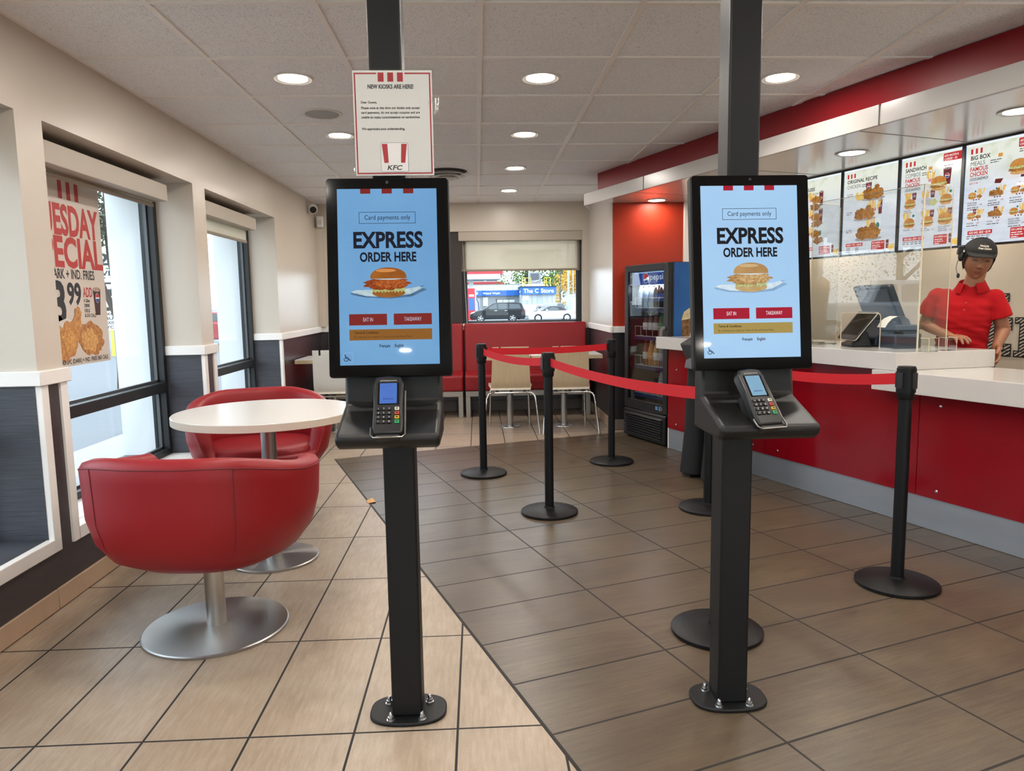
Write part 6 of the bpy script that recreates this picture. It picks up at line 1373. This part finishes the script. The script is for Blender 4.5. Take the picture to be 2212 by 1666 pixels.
# ---- shop across the road
metal_w = mat('pale_metal_cladding', '#d3dce0', rough=.5); wall_g = mat('grey_shop_wall', '#8f979a', rough=.7, var=.06, vscale=1); panel_g = mat('pale_shop_panel', '#b4bcbf', rough=.6); blue_s = mat('blue_fascia', '#1560b4', rough=.4); line_g = mat('panel_joint', '#8b9498', rough=.6)
t = thing('car_wash_building', 'long grey car wash building with a blue Wand Wash fascia across the road', 'building', (-3.2, 98, -.58)); o3 = Vector((-3.2, 98, -.58))
g = G(); g.box(-9.2, 8.8, -3, 5, 0, 2.8, wall_g); g.build('wall', t)
g = G(); g.box(-9.3, 8.85, -3.25, 5, 3.32, 4.06, metal_w); g.box(-9.35, 8.9, -3.3, 5, 4.06, 4.12, mat('coping', '#7d8488', rough=.5)); par = g.build('parapet', t)
g = G()
for k in range(23): g.box(-9+.8*k-.015, -9+.8*k+.015, -3.27, -3.24, 3.32, 4.06, line_g)
g.build('panel_joints', par)
g = G(); g.box(-9.3, 8.7, -3.35, -3.0, 2.62, 3.32, blue_s); fs = g.build('fascia', t)
A = Art((0, -3.36, 0), (1, 0, 0), (0, 0, 1), .004); wt = P_('#e8f0f6'); A.text('Wand Wash', 3.9, 2.83, .26, wt, w=2.25, l=1); A.ell(3.0, 2.98, .28, .22, P_('#c9d6e0'), 1); A.text('BP', 3.0, 2.88, .22, P_('#4a6a94'), align='c', l=2); A.text('e', 1.0, 2.85, .25, wt, l=1)
rn = random.Random(5)
for k in range(60): xx = rn.uniform(1.2, 8.5); q = .03; A.rect(xx, 2.66+.62*rn.random(), xx+q, 2.69+.62*rn.random()*0+.0+.62*.5, P_('#6aa4dc'), 1) if False else A.ell(xx, 2.68+.58*rn.random(), .025, .025, P_('#7fb4e4'), 1, n=6)
A.done('fascia_lettering', fs)
g = G(); g.box(5.6, 8.0, -3.06, -2.98, 0, 2.2, mat('door_opening', '#2b3236', rough=.7)); dr = g.build('garage_opening', t)
g = G()
for r_ in range(2):
    for c_ in range(3): g.box(5.75+.78*c_, 6.47+.78*c_, -3.1, -3.05, 1.15+.52*r_, 1.6+.52*r_, metal_w)
g.build('door_panels', dr)
g = G(); g.box(2.9, 3.5, -3.06, -2.98, 0, 2.3, panel_g); g.build('service_door', t)
g = G(); g.box(3.9, 4.55, -3.08, -2.98, 1.3, 2.45, mat('notice_board', '#dcd6d2', rough=.6)); g.build('notice_board', t)
t = thing('shop_building', 'pale panelled kiosk shop with the big blue The C Store sign', 'building', (7.55, 92, -.58))
g = G(); g.box(-2.1, 2.15, -2, 4, 0, 2.7, panel_g); w_ = g.build('wall', t); g = G()
for k in range(6): g.box(-1.4+.62*k-.012, -1.4+.62*k+.012, -2.03, -1.99, 0, 2.65, line_g)
g.build('panel_joints', w_)
g = G(); g.box(-2.25, 2.2, -2.4, -2.0, 2.66, 3.58, blue_s); g.box(-2.28, 2.23, -2.45, 4, 3.58, 3.68, mat('sign_hood', '#1d2a3c', rough=.5)); sg = g.build('shop_sign', t)
A = Art((0, -2.41, 0), (1, 0, 0), (0, 0, 1), .004); wt2 = P_('#e6edf4')
A.text('The C Store', 0, 2.88, .50, wt2, w=3.75, align='c', l=1); A.done('sign_lettering', sg)
g = G(); g.box(-2.0, -1.2, -2.05, -1.98, 1.95, 2.6, mat('white_notice', '#dfe4e6', rough=.6)); g.build('opening_hours_board', t)
t = thing('rooftop_air_unit', 'grey air conditioning unit on the shop roof between yellow rails', 'air conditioner', (7.35, 93.2, 3.17)); acm = mat('unit_grey', '#8d9096', rough=.5)
g = G(); g.box(-.75, .75, -.8, .8, .0, 1.75, acm); g.box(-1.1, 1.1, -.9, .9, -.05, .28, metal_w); g.build('casing', t, bevel=.03)
g = G(); g.box(-.55, .5, -.83, -.79, .8, 1.6, mat('unit_grille', '#5a5d64', rough=.6)); g.prism([(-.6, .42), (.3, .75), (.7, .8), (.2, .6)], -.84, -.79, mat('unit_swoosh', '#d8dade', rough=.5), 'y'); g.build('grille', t)
yel = mat('safety_yellow', '#d8c040', rough=.5)
for lb, x0, x1 in (('yellow roof safety rail beside the air unit, on its white pole side', 5.65, 6.75), ('yellow roof safety rail beside the air unit, on its autumn tree side', 8.45, 9.2)):
    t = thing('safety_rail', lb, 'railing', ((x0+x1)/2, 91.6, 3.12), 0, 'roof safety rails'); h_ = (x1-x0)/2; g = G()
    for xx in (-h_, -h_*.3, h_): g.tube([(xx, 0, 0), (xx, 0, 1.05)], .05, yel, seg=6)
    g.tube([(-h_, 0, 1.05), (h_, 0, 1.05)], .05, yel, seg=6); g.tube([(-h_, 0, .5), (h_, 0, .5)], .045, yel, seg=6); g.build('rail_tubes', t)
def pole(label, x, y, z0, z1, r, m, group='poles across the road'):
    t = thing('utility_pole', label, 'pole', (x, y, z0), 0, group); g = G(); g.tube([(0, 0, 0), (0, 0, z1-z0)], [r, r*.75], m, seg=10); g.build('shaft', t)
    g = G(); g.box(-.9*r/.15, .9*r/.15, -.05, .05, z1-z0-.6, z1-z0-.45, m); g.build('crossarm', t); return t
gp = mat('weathered_pole', '#a9b0b2', rough=.8)
pole('white pole standing behind the shop sign beside the air unit', 7.0, 97, -.58, 7.8, .16, metal_w); pole('thick grey pole before the yellow tree, by the white yard fence', 12.3, 98, -.58, 9.5, .17, gp); pole('thin grey pole between the two thicker ones by the yard fence', 13.2, 100, -.58, 8.5, .1, gp); pole('grey pole at the fence, last before the window edge', 13.7, 98, -.58, 9.0, .13, gp); pole('slim dark pole between shop corner and lawn', 10.55, 92, -.58, 5.2, .06, mat('dark_pole', '#4c5256', rough=.7))
t = thing('yard_fence', 'white boarded yard fence at the window edge', 'fence', (11.2, 78, -.58)); g = G(); g.box(-1.25, 2.5, -.1, .1, 0, 2.25, metal_w); g.box(-1.7, -1.25, -1.2, .1, 0, 2.45, panel_g); g.build('boards', t); g = G(); g.box(-1.3, 2.5, -.14, .14, 2.25, 2.5, panel_g); g.build('cap_rail', t)
t = thing('house', 'small grey roofed house behind the yard fence', 'house', (18.3, 128, -.58)); g = G(); g.box(-2.6, 3, -3, 3, 0, 2.9, metal_w); g.build('wall', t); g = G(); g.prism([(-3, 2.9), (0, 4.3), (3.4, 2.9)], -3.3, 3.3, mat('grey_roof', '#9aa0a4', rough=.8), 'y'); g.build('roof', t)
t = thing('house', 'red roofed house behind the car wash', 'house', (1.6, 150, -.58)); g = G(); g.box(-4.2, 4.2, -4, 4, 0, 4.4, mat('house_siding', '#c9cdcc', rough=.7)); g.build('wall', t); g = G(); g.prism([(-4.6, 4.3), (-3.6, 5.9), (3.6, 5.9), (4.6, 4.3)], -4.3, 4.3, mat('red_roof', '#a03a3c', rough=.8), 'y'); g.build('roof', t); g = G(); g.box(-.8, 1.2, -4.06, -3.98, 3.3, 4.2, car_glass); g.build('window', t)
g = G(); g.box(10.2, 14, 96, 110, -.6, -.5, grass_m); struct(g.build('lawn'))
# ---- fuel forecourt
cred = mat('canopy_red', '#c8303a', rough=.35); cwht = mat('canopy_white', '#e2e8ea', rough=.4)
t = thing('fuel_canopy', 'red and white petrol station canopy across the road', 'canopy', (-2.7, 84, -.58)); g = G(); g.box(-8, 5.6, -2.5, 5, 4.95, 5.5, cred); g.build('red_fascia', t); g = G(); g.box(-8, 5.3, -2.45, 5, 4.4, 4.95, cwht); g.build('white_fascia', t); g = G(); g.box(-8, 5.0, -2.3, 4.8, 4.32, 4.4, mat('canopy_soffit', '#a9b2b6', rough=.5)); g.build('soffit', t)
g = G(); g.box(1.75, 2.25, -.3, .2, 0, 4.33, cwht); g.build('column', t); g = G(); g.lathe([(0, -.16), (.13, -.12), (.16, 0), (0, 0)], cwht, c=(3.6, -1.5, 4.3), seg=16); g.build('canopy_lamp', t)
t = thing('fuel_pump', 'tall red fuel pump with a blue price panel', 'fuel pump', (-.62, 75, -.58)); g = G(); g.box(-.38, .38, -.35, .35, 0, 3.25, cred); g.box(-.45, -.38, -.4, .4, 0, 3.2, cwht); g.box(.38, .47, -.4, .4, 0, 3.2, cwht); g.build('cabinet', t, bevel=.03); g = G(); g.box(-.3, .3, -.38, -.34, 1.0, 2.25, mat('pump_blue', '#3a6cb4', rough=.4)); g.box(-.25, .25, -.385, -.37, 2.4, 2.62, cwht); pn2 = g.build('price_panel', t); g = G(); g.tube([(.47, -.2, 2.2), (.7, -.3, 1.8), (.75, -.3, .9), (.6, -.25, .5), (.47, -.2, .8)], .06, mat('hose_blue', '#26386c', rough=.6), seg=8); g.build('hose', t)
# ---- road signs outside the poster window
pm = mat('sign_post_steel', '#8d979c', rough=.4, metal=.6); swh = mat('sign_white', '#dfe3e4', rough=.4); sbk = mat('sign_black', '#26282a', rough=.4)
t = thing('road_sign', 'stack of white road signs with arrows on a steel post outside the poster window', 'sign', (-6.28, 12.85, -.16))
g = G(); g.tube([(0, .05, 0), (0, .05, 2.5)], .045, pm, seg=10); g.build('post', t)
def board(z0, z1, m, art):
    g = G(); g.box(-.30, .30, -.005, .005, z0, z1, m); b = g.build('sign_board', t, bevel=.004); A = Art((0, -.0055, 0), (1, 0, 0), (0, 0, 1), .001); art(A, (z0+z1)/2); A.done('board_lettering', b)
ik, iw = P_('#25272a'), P_('#e6e9ea')
board(2.08, 2.38, swh, lambda A, z: A.text('25', 0, z-.1, .2, ik, w=.44, align='c', l=1)); board(1.92, 2.06, swh, lambda A, z: A.text('WEST', 0, z-.04, .085, ik, w=.46, align='c', l=1))
def arr(A, z, m): A.line([(-.18, z), (.12, z)], .03, m, 1); A.poly([(.08, z-.06), (.2, z), (.08, z+.06)], m, 2)
board(1.74, 1.90, swh, lambda A, z: arr(A, z, ik))
def arr2(A, z): A.line([(-.1, z-.13), (-.1, z+.04), (.08, z+.04)], .045, iw, 1); A.poly([(.05, z-.04), (.2, z+.04), (.05, z+.12)], iw, 2)
board(1.36, 1.72, sbk, arr2)
board(1.02, 1.34, swh, lambda A, z: [A.text(s, 0, z+.09-.075*k, .05, ik, w=w_, align='c', l=1) for k, (s, w_) in enumerate((('EXCEPT', .34), ('BUSES', .3), ('TAXIS AND', .44), ('CYCLISTS', .4)))])
t = thing('bollard', 'yellow steel bollard beside the road sign post', 'bollard', (-12.0, 24.4, -.34)); g = G(); g.lathe([(.075, 0), (.075, .95), (.05, 1.0), (0, 1.015)], yel, seg=20); g.build('tube', t)
